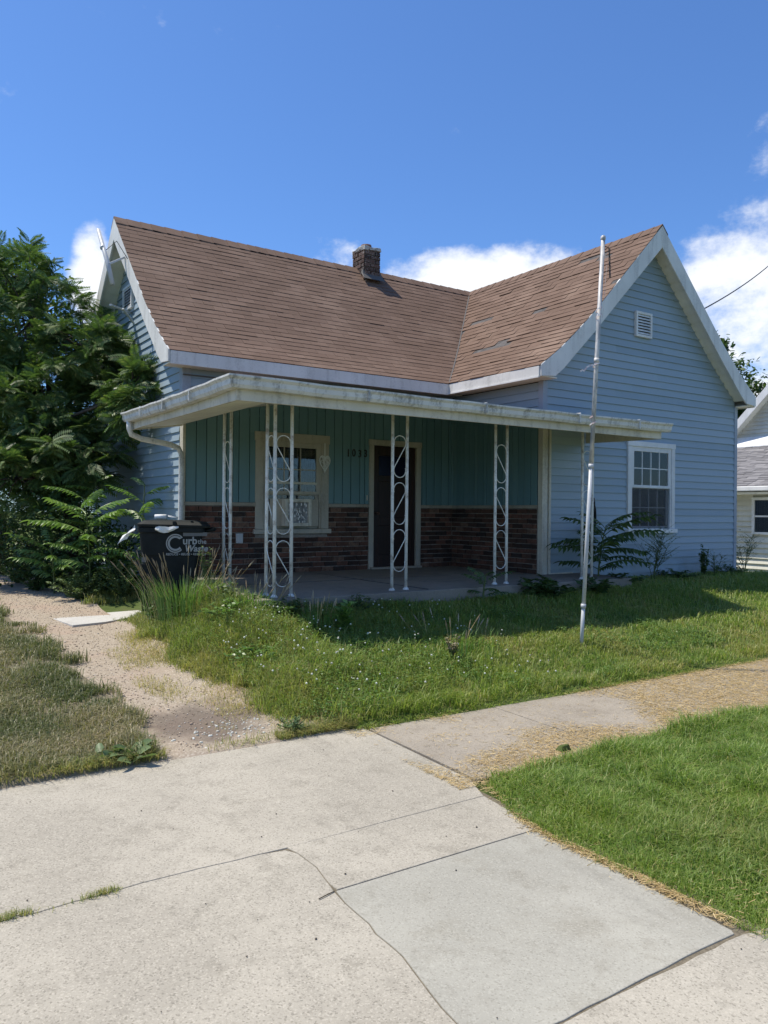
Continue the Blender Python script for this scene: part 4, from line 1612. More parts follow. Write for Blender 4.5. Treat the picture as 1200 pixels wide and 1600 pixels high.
def build_bin():
    gx, gy = 3.12, 9.12
    z0 = H(gx, gy) + .0
    t = thing('trash_bin', 'black wheeled trash bin with white print standing in tall grass beside the porch', 'trash bin', (gx, gy, z0), R(-19))
    # x = along its long side, y = away from the viewer's side, z up
    def ring(x0, x1, y0, y1, z, c=.05):
        out = []
        for cx, cy, a0 in ((x1 - c, y1 - c, 0), (x0 + c, y1 - c, 90), (x0 + c, y0 + c, 180), (x1 - c, y0 + c, 270)):
            for k in range(4):
                a = R(a0 + k * 30)
                out.append((cx + c * math.cos(a), cy + c * math.sin(a), z))
        return out
    levels = [(-.27, .24, -.22, .22, .05), (-.285, .25, -.235, .235, .12), (-.33, .31, -.268, .268, .70), (-.345, .325, -.275, .275, .715), (-.36, .34, -.29, .29, .96), (-.385, .365, -.31, .31, .965), (-.385, .365, -.31, .31, 1.02)]
    mb = MB()
    vs = [p for l in levels for p in ring(*l)]
    n = 16
    fs = []
    for i in range(len(levels) - 1):
        for k in range(n):
            fs.append((i * n + k, i * n + (k + 1) % n, (i + 1) * n + (k + 1) % n, (i + 1) * n + k))
    fs += [tuple(range(n - 1, -1, -1)), tuple((len(levels) - 1) * n + k for k in range(n))]
    mb.add(vs, fs)
    # raised frame of the recess at the left of the side
    mb.hexa([(-.325, -.262, .10), (-.21, -.250, .10), (-.225, -.262, .62), (-.345, -.276, .62), (-.325, -.20, .10), (-.21, -.20, .10), (-.225, -.2, .62), (-.345, -.2, .62)])
    body = mb.build('body', 'bin_plastic', t, bevel=.004)
    MB().hexa([(-.33, -.266, .13), (-.29, -.262, .13), (-.305, -.275, .55), (-.345, -.279, .55), (-.33, -.25, .13), (-.29, -.25, .13), (-.305, -.25, .55), (-.345, -.25, .55)]).build('recess', 'rubber', body)
    lid = MB()
    rows = [ring(-.405, .40, -.325, .325, 1.022), ring(-.41, .405, -.33, .33, 1.05), ring(-.35, .37, -.27, .27, 1.085), ring(-.20, .25, -.15, .15, 1.10)]
    vs = [p for r_ in rows for p in r_]
    fs = []
    for i in range(3):
        for k in range(n):
            fs.append((i * n + k, i * n + (k + 1) % n, (i + 1) * n + (k + 1) % n, (i + 1) * n + k))
    fs += [tuple(range(n - 1, -1, -1)), tuple(3 * n + k for k in range(n))]
    lid.add(vs, fs)
    lid = lid.build('lid', 'bin_plastic', t, bevel=.003)
    lid.rotation_euler = (0, R(1.2), 0)
    MB().box(-.02, .02, -.33, .33, 1.05, 1.09).box(.18, .21, -.28, .28, 1.08, 1.10).build('rib', 'bin_plastic', lid, bevel=.004)
    MB().tube([(.36, -.25, .98), (.46, -.26, .995), (.48, -.24, 1.0), (.48, .24, 1.0), (.46, .26, .995), (.36, .25, .98)], .018, 8).build('handle', 'bin_plastic', t, True)
    for s in (-1, 1):
        w = MB().tube([(.25, s * .25, .13), (.25, s * .31, .13)], .13, 20).build('wheel', 'rubber', t)
        MB().tube([(.25, s * .305, .13), (.25, s * .316, .13)], .07, 14).build('rim', 'bin_plastic', w)
    MB().tube([(.25, -.25, .13), (.25, .25, .13)], .012, 8).build('axle', 'rust', t)

    def on_side(x, z):
        """frame of the printed side, leaning out towards the top"""
        y = -.268 - .022 * (z - .70) / .26 - .008 if z > .70 else -.26
        return Matrix.Translation((x, y, z)) @ Matrix.Rotation(R(90 + 3.6), 4, 'X')
    lab = body
    big = MB()
    # the large open C
    pts = [( .105 * math.cos(R(a)), .105 * math.sin(R(a)), 0) for a in range(38, 323, 12)]
    inner = [( .062 * math.cos(R(a)), .062 * math.sin(R(a)), 0) for a in range(322, 37, -12)]
    big.extrude(pts + inner, (0, 0, .002))
    me = big.mesh('emblem', 'print_white')
    copy_of(me, 'emblem', lab, on_side(.035, .845))
    groove = MB()
    p2 = [(.088 * math.cos(R(a)), .088 * math.sin(R(a)), .0021) for a in range(50, 311, 13)]
    groove.tube(p2, .0035, 4)
    copy_of(groove.mesh('emblem_groove', 'bin_plastic'), 'emblem_groove', lab, on_side(.035, .845))
    text_mesh('lettering', 'urb', .118, .0012, 'print_white', lab, on_side(.115, .835), .003)
    text_mesh('lettering', 'the', .075, .0012, 'print_white', lab, on_side(.285, .84), .001)
    text_mesh('lettering', 'Waste', .098, .0012, 'print_white', lab, on_side(.135, .755), .003, .25)
    text_mesh('lettering', 'REDUCE \u2022 REUSE \u2022 RECYCLE', .036, .001, 'print_white', lab, on_side(-.07, .712), .0008, .15)
    copy_of(MB().box(0, .27, 0, .042, 0, .001).mesh('print_bar', 'print_grey'), 'print_bar', lab, on_side(.12, .925))
    copy_of(MB().box(0, .05, 0, .055, 0, .001).mesh('print_mark', 'print_grey'), 'print_mark', lab, on_side(-.335, .64) @ Matrix.Translation((0, 0, .016)))

    wp = t.matrix_world
    t.scale = (1, 1, 1.04)
    rot = Matrix.Translation((gx, gy, z0)) @ Matrix.Rotation(R(-19), 4, 'Z') @ Matrix.Diagonal((1, 1, 1.04, 1))

    def scrap(name, grid, label, cat, seed):
        rr = random.Random(seed)
        rows_, cols_ = len(grid), len(grid[0])
        mb = MB()
        mb.v = [tuple(rot @ (Vector(p) + Vector((rr.uniform(-.008, .008), rr.uniform(-.012, .012), rr.uniform(-.008, .008))))) for r_ in grid for p in r_]
        for i in range(rows_ - 1):
            for j in range(cols_ - 1):
                mb.f.append((i * cols_ + j, i * cols_ + j + 1, (i + 1) * cols_ + j + 1, (i + 1) * cols_ + j))
        o = mb.build(name, 'paper_white', None)
        md = o.modifiers.new('solid', 'SOLIDIFY')
        md.thickness = .004
        tag(o, label, cat)
    scrap('plastic_bag', [[(-.405 - .03 * i - .035 * j * (i > 0), -.335 + .02 * math.sin(j * 2.1 + i), 1.045 - .05 * i - .02 * j) for j in range(4)] for i in range(4)], 'crumpled white plastic bag hanging out at the left corner of the trash bin lid', 'plastic bag', 1)
    scrap('paper_scrap', [[(-.19 + .05 * j, -.335 - .004 * (i % 2), 1.03 - .02 * i - .018 * math.sin(math.pi * j / 4) * i) for j in range(6)] for i in range(3)], 'curved white paper scrap trapped under the front edge of the trash bin lid', 'paper scrap', 2)
    cup = MB()
    cup.tube([rot @ Vector((-.20, -.10, 1.135)), rot @ Vector((-.07, -.09, 1.135))], [.027, .030], 12)
    o = cup.build('carton', 'paper_white', None, True)
    tag(o, 'small white carton lying on top of the trash bin lid', 'carton')
    st = MB().tube([rot @ Vector((-.05, -.11, 1.14)), rot @ Vector((.05, -.12, 1.12))], .006, 6).tube([rot @ Vector((-.05, -.08, 1.15)), rot @ Vector((.06, -.07, 1.125))], .005, 6)
    st.build('straw', 'paper_white', o, True)


build_bin()


def build_heart():
    x, y, z = 5.885, YM - .075, 2.375
    t = thing('heart_ornament', 'pale openwork wicker heart hanging by a white ribbon at the porch window', 'ornament', (x, y, z))

    def hp(s, k=1.0):
        k *= 1.25
        return Vector((.068 * k * math.sin(s) ** 3 * 1.05, 0, k * .0066 * (13 * math.cos(s) - 5 * math.cos(2 * s) - 2 * math.cos(3 * s) - math.cos(4 * s)) * 1.05 - .02))
    f = MB()
    f.tube([hp(s) for s in np.linspace(0, 2 * math.pi, 33)], .008, 6, False)
    fr = f.build('frame', 'wicker_white', t, True)
    rr = random.Random(4)
    w = MB()
    for k in range(34):
        a, b = rr.uniform(0, 6.28), rr.uniform(0, 6.28)
        p, q = hp(a, .97), hp(b, .97)
        w.tube([p, (p + q) / 2 + Vector((0, rr.uniform(-.02, .02), 0)), q], .0035, 4)
    w.build('weave', 'wicker_white', t)
    MB().box(-.007, .007, -.002, .002, .07, .275).build('ribbon', 'wicker_white', t)


build_heart()


def build_air_conditioner():
    t = thing('air_conditioner', 'boxy white air conditioner sitting in the lower sash of the porch window', 'air conditioner', (5.39, YM - .06, 1.40))
    fr = MB()
    w, h = .215, .40
    fr.box(-w, -w + .05, -.13, .03, 0, h).box(w - .05, w, -.13, .03, 0, h).box(-w + .05, w - .05, -.13, .03, 0, .05).box(-w + .05, w - .05, -.13, .03, h - .05, h)
    fr.box(-w + .05, w - .05, -.03, .03, .05, h - .05)
    case = fr.build('case', 'old_white', t, bevel=.006)
    rr = random.Random(3)
    for k in range(19):                           # bent condenser fins
        x = -w + .06 + k * (2 * w - .12) / 18
        MB().hexa([(x - .003, -.10, .052), (x + .003, -.10, .052), (x + .003, -.032, .052), (x - .003, -.032, .052)] + [(x - .003 + rr.uniform(-.006, .006), -.10 + rr.uniform(0, .02), h - .052), (x + .003, -.10, h - .052), (x + .003, -.032, h - .052), (x - .003, -.032, h - .052)]).build('fin', 'galvanised', t)
    g = MB()
    for k in range(60):                           # white flecks painting the lit reflection of foliage on the grille
        x, z = rr.uniform(-w + .06, w - .06), rr.uniform(.06, h - .06)
        s = rr.uniform(.005, .013)
        g.add([(x - s, -.104, z - s * 2), (x + s, -.106, z - s), (x + s * .6, -.103, z + s * 2), (x - s, -.107, z + s)], [(0, 1, 2, 3)])
    g.build('reflection_specks', 'paper_white', t)
    for x0, x1 in ((-.40, -w - .003), (w + .003, .40)):
        MB().box(x0, x1, -.0, .012, .0, h).build('side_panel', 'trim_tan', t)


build_air_conditioner()


def build_antenna():
    t = thing('antenna_mast', 'bare white antenna mast on brackets at the top of the left gable', 'antenna mast')
    MB().tube([(3.17, 12.02, 4.98), (3.13, 12.14, 5.32), (3.05, 12.40, 5.88)], [.034, .034, .030], 10).build('mast', 'galvanised', t, True)
    MB().tube([(3.09, 12.26, 5.56), (3.085, 12.28, 5.60)], .040, 10).build('collar', 'galvanised', t, True)
    MB().bar((3.395, 12.20, 5.47), (3.14, 12.11, 5.30), .04, .03).build('arm', 'galvanised', t, bevel=.004)
    MB().bar((3.69, 12.86, 4.80), (3.22, 12.30, 4.74), .045, .03).build('arm', 'galvanised', t, bevel=.004)
    MB().bar((3.69, 12.70, 4.60), (3.46, 12.50, 4.76), .03, .02).build('brace', 'galvanised', t)
    MB().tube([(3.09, 12.25, 5.50), (3.25, 12.1, 5.66), (3.39, 12.02, 5.40)], .006, 5).build('wire', 'black_metal', t)


build_antenna()


def build_service():
    a, b, c = Vector((13.62, 9.55, 5.52)), Vector((23.1, 13.4, 9.25)), Vector((31.5, 17.0, 13.0))
    pts = []
    for k in range(25):
        q = k / 24
        p = a.lerp(c, q)
        p.z -= 1.3 * 4 * q * (1 - q) * .22
        pts.append(p)
    o = MB().tube(pts, .014, 6).build('power_cable', 'rubber', None, True)
    tag(o, 'black overhead power cable rising to the right from behind the gable', 'cable')
    MB().tube([(13.60, 9.55, 3.2), (13.60, 9.55, 5.55), (13.66, 9.52, 5.66), (13.74, 9.5, 5.60)], .03, 8).build('service_mast', 'galvanised', house, True)


build_service()


def build_coil():
    t = thing('cable_coil', 'black cable coil hanging from a hook on the blue siding beside the flagpole', 'cable', (9.44, YW - .03, 1.62))
    for k in range(4):
        r_ = .055 + .010 * k
        pts = [(r_ * .55 * math.cos(s) + .004 * k, -.012 - .008 * k, .17 * math.sin(s) * (1 + .07 * k) + (-.02 * k)) for s in np.linspace(0, 2 * math.pi, 20)]
        MB().tube(pts, .007, 5, False).build('loop', 'rubber', t, True)
    MB().tube([(0, 0, .24), (0, -.05, .24), (0, -.06, .19)], .007, 6).build('hook', 'rust', t, True)
    MB().box(-.035, .03, -.05, 0, .03, .19).build('cable_end', 'rubber', t, bevel=.01)


build_coil()


# ------------------------------------------------------------------ the house next door: its side faces the blue house
def neighbour():
    t = thing('house', 'cream sided neighbouring house with grey shingle roof beyond the right corner', 'house', (0, 0, 0))
    XN, XG = 18.6, 21.4
    y0, y1 = 4.0, 19.0
    side = MB().box(XN + .022, XN + .3, y0, y1, -.1, 2.28).build('wall', 'cream_siding', t)
    wy0, wy1, wz0, wz1 = 10.05, 11.20, 1.14, 2.06

    def course(z, hh, x, a, b, par, thick=.05):
        MB().hexa([(x - thick, a, z), (x - thick, b, z), (x + .02, b, z), (x + .02, a, z), (x - .004, a, z + hh), (x - .004, b, z + hh), (x + .02, b, z + hh), (x + .02, a, z + hh)]).build('siding_plank', 'cream_siding', par)
    z = .02
    while z < 2.12:
        for a, b in cut(y0, y1, [(wy0 + .03, wy1 - .03)] if wz0 < z + .10 and wz1 > z + .035 else []):
            course(z, .135, XN, a, b, side)
        z += .132
    MB().box(XN - .005, XN + .2, y0, y1, -.25, .02).build('foundation', 'concrete_pad', t)
    # gable above the low roof, its planks cut to the rake
    YP_, ZP_ = 9.9, 7.52

    def half(z):
        return ZP_ - z
    gw = MB().extrude([(XG + .02, YP_ - 4.6, 2.9), (XG + .02, YP_ + 4.6, 2.9), (XG + .02, YP_, 7.5)], (.2, 0, 0)).build('wall', 'dark_room', t)
    z = 3.4
    while z < 7.2:
        k0, k1 = half(z) - .10, half(z + .112) - .10
        MB().hexa([(XG - .034, YP_ - k0, z), (XG - .034, YP_ + k0, z), (XG + .02, YP_ + k0, z), (XG + .02, YP_ - k0, z), (XG - .004, YP_ - k1, z + .115), (XG - .004, YP_ + k1, z + .115), (XG + .02, YP_ + k1, z + .115), (XG + .02, YP_ - k1, z + .115)]).build('siding_plank', 'cream_siding', gw)
        z += .112
    rf = MB()
    for s in (1, -1):
        rf.hexa([(XG - .3, YP_, 7.50), (30, YP_, 7.50), (30, YP_ + s * 5.0, 2.5), (XG - .3, YP_ + s * 5.0, 2.5), (XG - .3, YP_, 7.62), (30, YP_, 7.62), (30, YP_ + s * 5.0, 2.62), (XG - .3, YP_ + s * 5.0, 2.62)])
    rf = rf.build('roof', 'shingle_grey', t)
    for s in (1, -1):
        MB().extrude([(XG - .33, YP_, 7.63), (XG - .33, YP_ + s * 5.0, 2.63), (XG - .33, YP_ + s * 5.0, 2.36), (XG - .33, YP_, 7.36)], (.03, 0, 0)).build('barge_board', 'white_trim', rf)
        for k in range(24):
            a, b = 4.9 * k / 24, 4.9 * (k + .97) / 24
            MB().extrude([(XG - .3, YP_ + s * a, 7.40 - a), (XG - .3, YP_ + s * b, 7.40 - b - .012), (XG - .3, YP_ + s * b, 7.41 - b), (XG - .3, YP_ + s * a, 7.41 - a)], (.29, 0, 0)).build('soffit_panel', 'cream_soffit', rf)
    # low roof along the side
    xa, xb, e0, e1 = 18.12, 21.37, 2.33, 3.66
    low = MB().hexa([(xa, y0 - .2, e0 - .08), (xb, y0 - .2, e1 - .08), (xb, y1, e1 - .08), (xa, y1, e0 - .08), (xa, y0 - .2, e0), (xb, y0 - .2, e1), (xb, y1, e1), (xa, y1, e0)]).build('roof', 'roof_felt', t)
    sh, one = MB(), 0
    nrow = 26
    for r_ in range(nrow):
        q, q2 = r_ / nrow, min(1.0, (r_ + 1.25) / nrow)
        xx0, zz0, xx1, zz1 = xa + (xb - xa) * q, e0 + (e1 - e0) * q, xa + (xb - xa) * q2, e0 + (e1 - e0) * q2
        y = y0 - .2 - (r_ % 2) * .16
        while y < y1:
            l = random.choice((.012, .012, .022, .026))
            w = random.uniform(.18, .34)
            V = [(xx0, y, zz0 + .002), (xx1, y, zz1), (xx1, y + w, zz1), (xx0, y + w, zz0 + .002), (xx0, y, zz0 + l), (xx1, y, zz1 + .005), (xx1, y + w, zz1 + .005), (xx0, y + w, zz0 + l)]
            if 9.0 < y < 13.6 and one < 290:
                MB().hexa(V).build('shingle', 'shingle_grey', low)
                one += 1
            else:
                sh.hexa(V)
            y += w + .006
    sh.build('shingle', 'shingle_grey', low, kind='stuff')
    MB().hexa([(xb - .30, 6, e1 - .12), (xb - .02, 6, e1 + .02), (xb - .02, 13.6, e1 + .02), (xb - .30, 13.6, e1 - .12), (xb - .30, 6, e1 - .09), (xb - .02, 6, e1 + .20), (xb - .02, 13.6, e1 + .20), (xb - .30, 13.6, e1 - .09)]).build('flashing', 'white_trim', low)
    MB().box(xa - .11, xa - .002, y0 - .2, y1, e0 - .13, e0 - .01).build('gutter', 'white_trim', low, bevel=.02)
    MB().box(xa, XN + .1, y0 - .2, y1, e0 - .20, e0 - .15).build('soffit', 'cream_soffit', low)
    # side window
    w = MB()
    w.box(XN - .045, XN + .01, wy0, wy0 + .07, wz0, wz1).box(XN - .045, XN + .01, wy1 - .07, wy1, wz0, wz1).box(XN - .05, XN + .01, wy0 + .07, wy1 - .07, wz1 - .07, wz1).box(XN - .07, XN + .01, wy0 + .07, wy1 - .07, wz0, wz0 + .06)
    win = w.build('window', 'white_trim', t, bevel=.004)
    MB().box(XN - .03, XN + .002, wy0 + .07, wy1 - .07, 1.57, 1.61).build('rail', 'white_trim', win)
    MB().box(XN - .012, XN - .008, wy0 + .07, wy1 - .07, wz0 + .06, wz1 - .07).build('pane', 'glass', win)
    MB().box(XN + .005, XN + .02, wy0 + .03, wy1 - .03, wz0, wz1).build('curtain', 'curtain', win)


neighbour()
nd = MB().hexa([(14.7, 4.97, -.12), (17.2, 4.97, -.12), (16.7, 26, -.12), (14.5, 26, -.12), (14.7, 4.97, .05), (17.2, 4.97, .05), (16.7, 26, .05), (14.5, 26, .05)]).build('driveway', 'concrete_pad', None)
nd['kind'] = 'structure'

# ------------------------------------------------------------------ plants
def rot_to(d, roll=0.0):
    """matrix whose X axis runs along d and whose Z axis is as upright as it can be"""
    d = Vector(d).normalized()
    s = Vector((0, 0, 1)).cross(d)
    if s.length < 1e-3:
        s = Vector((0, 1, 0))
    s.normalize()
    u = d.cross(s)
    m_ = Matrix((d, s, u)).transposed()
    return (m_ @ Matrix.Rotation(roll, 3, 'X'))


def compound_leaf(length, pairs, ll, lw, droop, seed):
    """pinnate leaf along +X: an arching stalk with pairs of pointed leaflets folded along their midribs"""
    rr = random.Random(seed)
    mb = MB()
    pts = [Vector((length * q, 0, length * (.22 * q - droop * q * q))) for q in np.linspace(0, 1, 8)]
    mb.tube(pts, [.006 - .0005 * i for i in range(8)], 4)

    def leaflet(p, d, L, W):
        d = Vector(d).normalized()
        s = d.cross(Vector((0, 0, 1))).normalized()
        up = s.cross(d)
        dr = Vector((0, 0, -1))
        a = p
        b = p + d * L * .35 - up * 0
        c = p + d * L * .72 + dr * L * .10
        e = p + d * L + dr * L * .28
        f_ = up * W * .22
        mb.add([a, b + s * W * .5 + f_, c + s * W * .36 + f_, e, c - s * W * .36 + f_, b - s * W * .5 + f_, b, c],
               [(0, 1, 6), (1, 2, 7, 6), (2, 3, 7), (0, 6, 5), (6, 7, 4, 5), (7, 3, 4)])
    for k in range(pairs):
        q = .20 + .78 * k / max(1, pairs - 1)
        i = min(6, int(q * 7))
        p = pts[i].lerp(pts[i + 1], q * 7 - i)
        tng = (pts[i + 1] - pts[i]).normalized()
        size = ll * (1 - .35 * abs(q - .5) * 2) * rr.uniform(.88, 1.1)
        for s in (1, -1):
            d = Vector((tng.x * .38 + rr.uniform(-.1, .1), s * .9, tng.z * .38 - rr.uniform(.15, .45)))
            leaflet(p, d, size, lw * rr.uniform(.85, 1.1))
    leaflet(pts[-1], (pts[-1] - pts[-2]), ll * .9, lw)
    return mb


LEAF_MESH = {}


def leaf_variants(kind):
    if kind not in LEAF_MESH:
        par = {'heaven': (.66, 10, .150, .054, .36, 'leaf_bright'), 'heaven_dark': (.66, 9, .165, .056, .34, 'leaf_dark'), 'heaven_green': (.52, 8, .13, .042, .30, 'leaf_grey')}[kind]
        LEAF_MESH[kind] = [compound_leaf(par[0] * k, par[1] + i % 2, par[2], par[3], par[4] + .05 * i, 30 + i).mesh('leaf', par[5]) for i, k in enumerate((1, .85, 1.1))]
    return LEAF_MESH[kind]


def sapling(label, loc, h, n, kind, seed, lean=(0, 0), scale=1.0, aim=None, group=None):
    rr = random.Random(seed)
    t = thing('sapling', label, 'sapling', loc, 0, group)
    stem = [Vector((lean[0] * q * q, lean[1] * q * q, -.05 + h * q)) for q in np.linspace(0, 1, 6)]
    MB().tube(stem, [.016, .014, .012, .010, .008, .005], 6).build('stem', 'stem_green', t, True)
    ms = leaf_variants(kind)
    for k in range(n):
        q = .28 + .72 * (k + rr.random() * .5) / n
        i = min(4, int(q * 5))
        p = stem[i].lerp(stem[i + 1], min(1, q * 5 - i))
        az_ = 2.4 * k + rr.uniform(-.4, .4) if aim is None else aim + rr.uniform(-1.3, 1.3)
        elv = R(rr.uniform(5, 35) + 35 * (q - .5))
        d = Vector((math.cos(az_) * math.cos(elv), math.sin(az_) * math.cos(elv), math.sin(elv)))
        s = scale * rr.uniform(.75, 1.1) * (1.0 if q < .85 else .75)
        mw = Matrix.Translation(p) @ rot_to(d, rr.uniform(-.3, .3)).to_4x4() @ Matrix.Scale(s, 4)
        copy_of(ms[k % 3], 'leaf', t, mw)
    return t


class LeafCloud:
    """leaf-sized faces gathered into one mesh"""

    def __init__(self):
        self.V, self.F, self.n = [], [], 0

    def stamp(self, tv, tf, P, Rm, S):
        """template (k,3), faces (m,c) at positions P (n,3) with rotations Rm (n,3,3) and scales S (n,)"""
        n, k = len(P), len(tv)
        if n == 0:
            return
        V = np.einsum('nij,kj->nki', Rm, tv) * S[:, None, None] + P[:, None, :]
        F = tf[None] + (np.arange(n) * k)[:, None, None] + self.n
        self.V.append(V.reshape(-1, 3))
        self.F.append(F.reshape(-1, tf.shape[1]))
        self.n += n * k

    def build(self, name, mat, parent, **kw):
        fs = {}
        for f in self.F:
            fs.setdefault(f.shape[1], []).append(f)
        me = mesh_np(name, np.concatenate(self.V), [np.concatenate(v) for v in fs.values()], mat)
        return link(bpy.data.objects.new(name, me), parent, **kw)


def rand_rot(rng, n, d=None, spread=0.0, up=0.5):
    """rotations whose X axis runs along d (n,3) and whose Z axis leans upwards"""
    d = d / (np.linalg.norm(d, axis=1, keepdims=True) + 1e-9)
    ref = np.tile(np.array([0, 0, 1.0]), (n, 1)) + rng.normal(0, spread, (n, 3))
    s = np.cross(ref, d)
    s /= (np.linalg.norm(s, axis=1, keepdims=True) + 1e-9)
    u = np.cross(d, s)
    return np.stack([d, s, u], axis=2)


# a silk-tree frond: stalk with pairs of narrow feathery pinnae that droop towards their tips
def frond_template():
    V, F = [], []

    def quad(a, b, c, d):
        i = len(V)
        V.extend([a, b, c, d])
        F.append((i, i + 1, i + 2, i + 3))
    n = 10
    for k in range(n):
        q0, q1 = k / n, (k + 1) / n
        z = lambda q: .10 * q - .26 * q * q
        quad((q0, -.006, z(q0)), (q1, -.005, z(q1)), (q1, .005, z(q1)), (q0, .006, z(q0)))
        q = .12 + .86 * k / (n - 1)
        L = .40 * (1 - .45 * abs(q - .45) * 2)
        for s in (1, -1):
            x0, zz = q, z(q)
            dx, dy, dz = .55, s * .83, -.05
            m1 = (x0 + dx * L * .5, dy * L * .5, zz + dz * L * .5 + .01)
            e1 = (x0 + dx * L, dy * L, zz + dz * L - .05)
            wx, wy = -dy * .040, dx * .040
            quad((x0, s * .008, zz), (m1[0] + wx, m1[1] + wy, m1[2] - .012), (e1[0], e1[1], e1[2]), (m1[0] - wx, m1[1] - wy, m1[2] - .012))
    return np.array(V, float), np.array(F)


FROND = frond_template()
LEAF6 = (np.array([(0, 0, 0), (.35, .26, .03), (.75, .18, 0), (1, 0, -.12), (.75, -.18, 0), (.35, -.26, .03)], float), np.array([(0, 1, 2, 3), (0, 3, 4, 5)]))
LEAFT = (np.array([(0, 0, 0), (.5, .24, .04), (1, 0, -.1), (.5, -.24, .04)], float), np.array([(0, 1, 2, 3)]))


def limbs(mb, base, tips, r0, rng, sag=0.0):
    base = Vector(base)
    for tp in tips:
        tp = Vector(tp)
        mid = base.lerp(tp, .5) + Vector((rng.normal(0, .12), rng.normal(0, .12), .12 + sag))
        r = r0 * rng.uniform(.55, .9)
        mb.tube([base, base.lerp(mid, .5) + Vector((0, 0, .05)), mid, mid.lerp(tp, .55) + Vector((0, 0, .04)), tp], [r, r * .8, r * .6, r * .4, r * .15], 6)


def silk_tree(label, base, top, ells, seed, group=None):
    rng = np.random.default_rng(seed)
    t = thing('silk_tree', label, 'tree', base, 0, group)
    b = np.array(base)
    tr = MB()
    fork = Vector(top) - Vector(base)
    tr.tube([(0, 0, -.1), (.04, .02, fork.z * .4), (fork.x * .6, fork.y * .6, fork.z * .75), tuple(fork)], [.11, .09, .08, .07], 9)
    lc = LeafCloud()
    tips_all = []
    for cx, cy, cz, rx, ry, rz, n in ells:
        c = np.array([cx, cy, cz]) - b
        v = rng.normal(0, 1, (n, 3))
        v /= np.linalg.norm(v, axis=1, keepdims=True)
        rad = rng.uniform(.35, 1.0, n) ** .5
        P = c + v * rad[:, None] * np.array([rx, ry, rz])
        for i in range(n):
            tips_all.append((P[i], c))
        # a rosette of drooping fronds at each shoot tip
        m = 11
        PP = np.repeat(P, m, axis=0)
        out = np.repeat(v, m, axis=0)
        a = rng.uniform(0, 2 * math.pi, n * m)
        d = np.stack([np.cos(a), np.sin(a), rng.uniform(-.75, .65, n * m)], 1) + out * .35
        S = rng.uniform(.19, .35, n * m)
        lc.stamp(*FROND, PP, rand_rot(rng, n * m, d, .7), S)
        m2 = n * 9
        Q = c + np.clip(rng.normal(0, .42, (m2, 3)), -.62, .62) * np.array([rx, ry, rz])
        lc.stamp(*LEAF6, Q, rand_rot(rng, m2, rng.normal(0, 1, (m2, 3)), .5), rng.uniform(.04, .085, m2))
        limbs(tr, fork, [tuple(c + rng.normal(0, .15, 3)) for _ in range(2)], .055, rng)
        k = rng.choice(n, min(n, 16), replace=False)
        for i in k:
            tr.tube([tuple(c), tuple((c + P[i]) / 2 + np.array([0, 0, .06])), tuple(P[i])], [.018, .012, .005], 4)
    tr.build('trunk', 'bark', t, True)
    lc.build('crown', 'leaf_mimosa', t, kind='stuff')
    return t


def leafy_tree(name, label, base, fork_z, ells, leaf, mat, seed, group=None, trunk=.14, cat='tree'):
    rng = np.random.default_rng(seed)
    t = thing(name, label, cat, base, 0, group)
    b = np.array(base)
    tr = MB()
    tr.tube([(0, 0, -.1), (.03, .0, fork_z * .5), (0, .03, fork_z)], [trunk, trunk * .8, trunk * .65], 9)
    lc = LeafCloud()
    for cx, cy, cz, rx, ry, rz, clumps, per in ells:
        c = np.array([cx, cy, cz]) - b
        v = rng.normal(0, 1, (clumps, 3))
        v /= np.linalg.norm(v, axis=1, keepdims=True)
        P = c + v * (rng.uniform(.3, 1.0, clumps) ** .5)[:, None] * np.array([rx, ry, rz])
        limbs(tr, (0, 0.03, fork_z), [tuple(c)], trunk * .5, rng)
        for i in range(min(clumps, 14)):
            tr.tube([tuple(c), tuple((c + P[i]) / 2 + np.array([0, 0, .05])), tuple(P[i])], [trunk * .16, trunk * .1, trunk * .04], 4)
        cr = rng.uniform(.16, .30, clumps) * (rx + ry + rz) / 3
        Q = np.repeat(P, per, 0) + rng.normal(0, 1, (clumps * per, 3)) * np.repeat(cr, per)[:, None] * np.array([.75, .75, .55])
        d = rng.normal(0, 1, (clumps * per, 3)) * np.array([1, 1, .55]) + np.array([0, 0, -.15])
        lc.stamp(*LEAF6, Q, rand_rot(rng, clumps * per, d, .5), rng.uniform(.65, 1.2, clumps * per) * leaf)
    tr.build('trunk', 'bark', t, True)
    lc.build('crown', mat, t, kind='stuff')
    return t


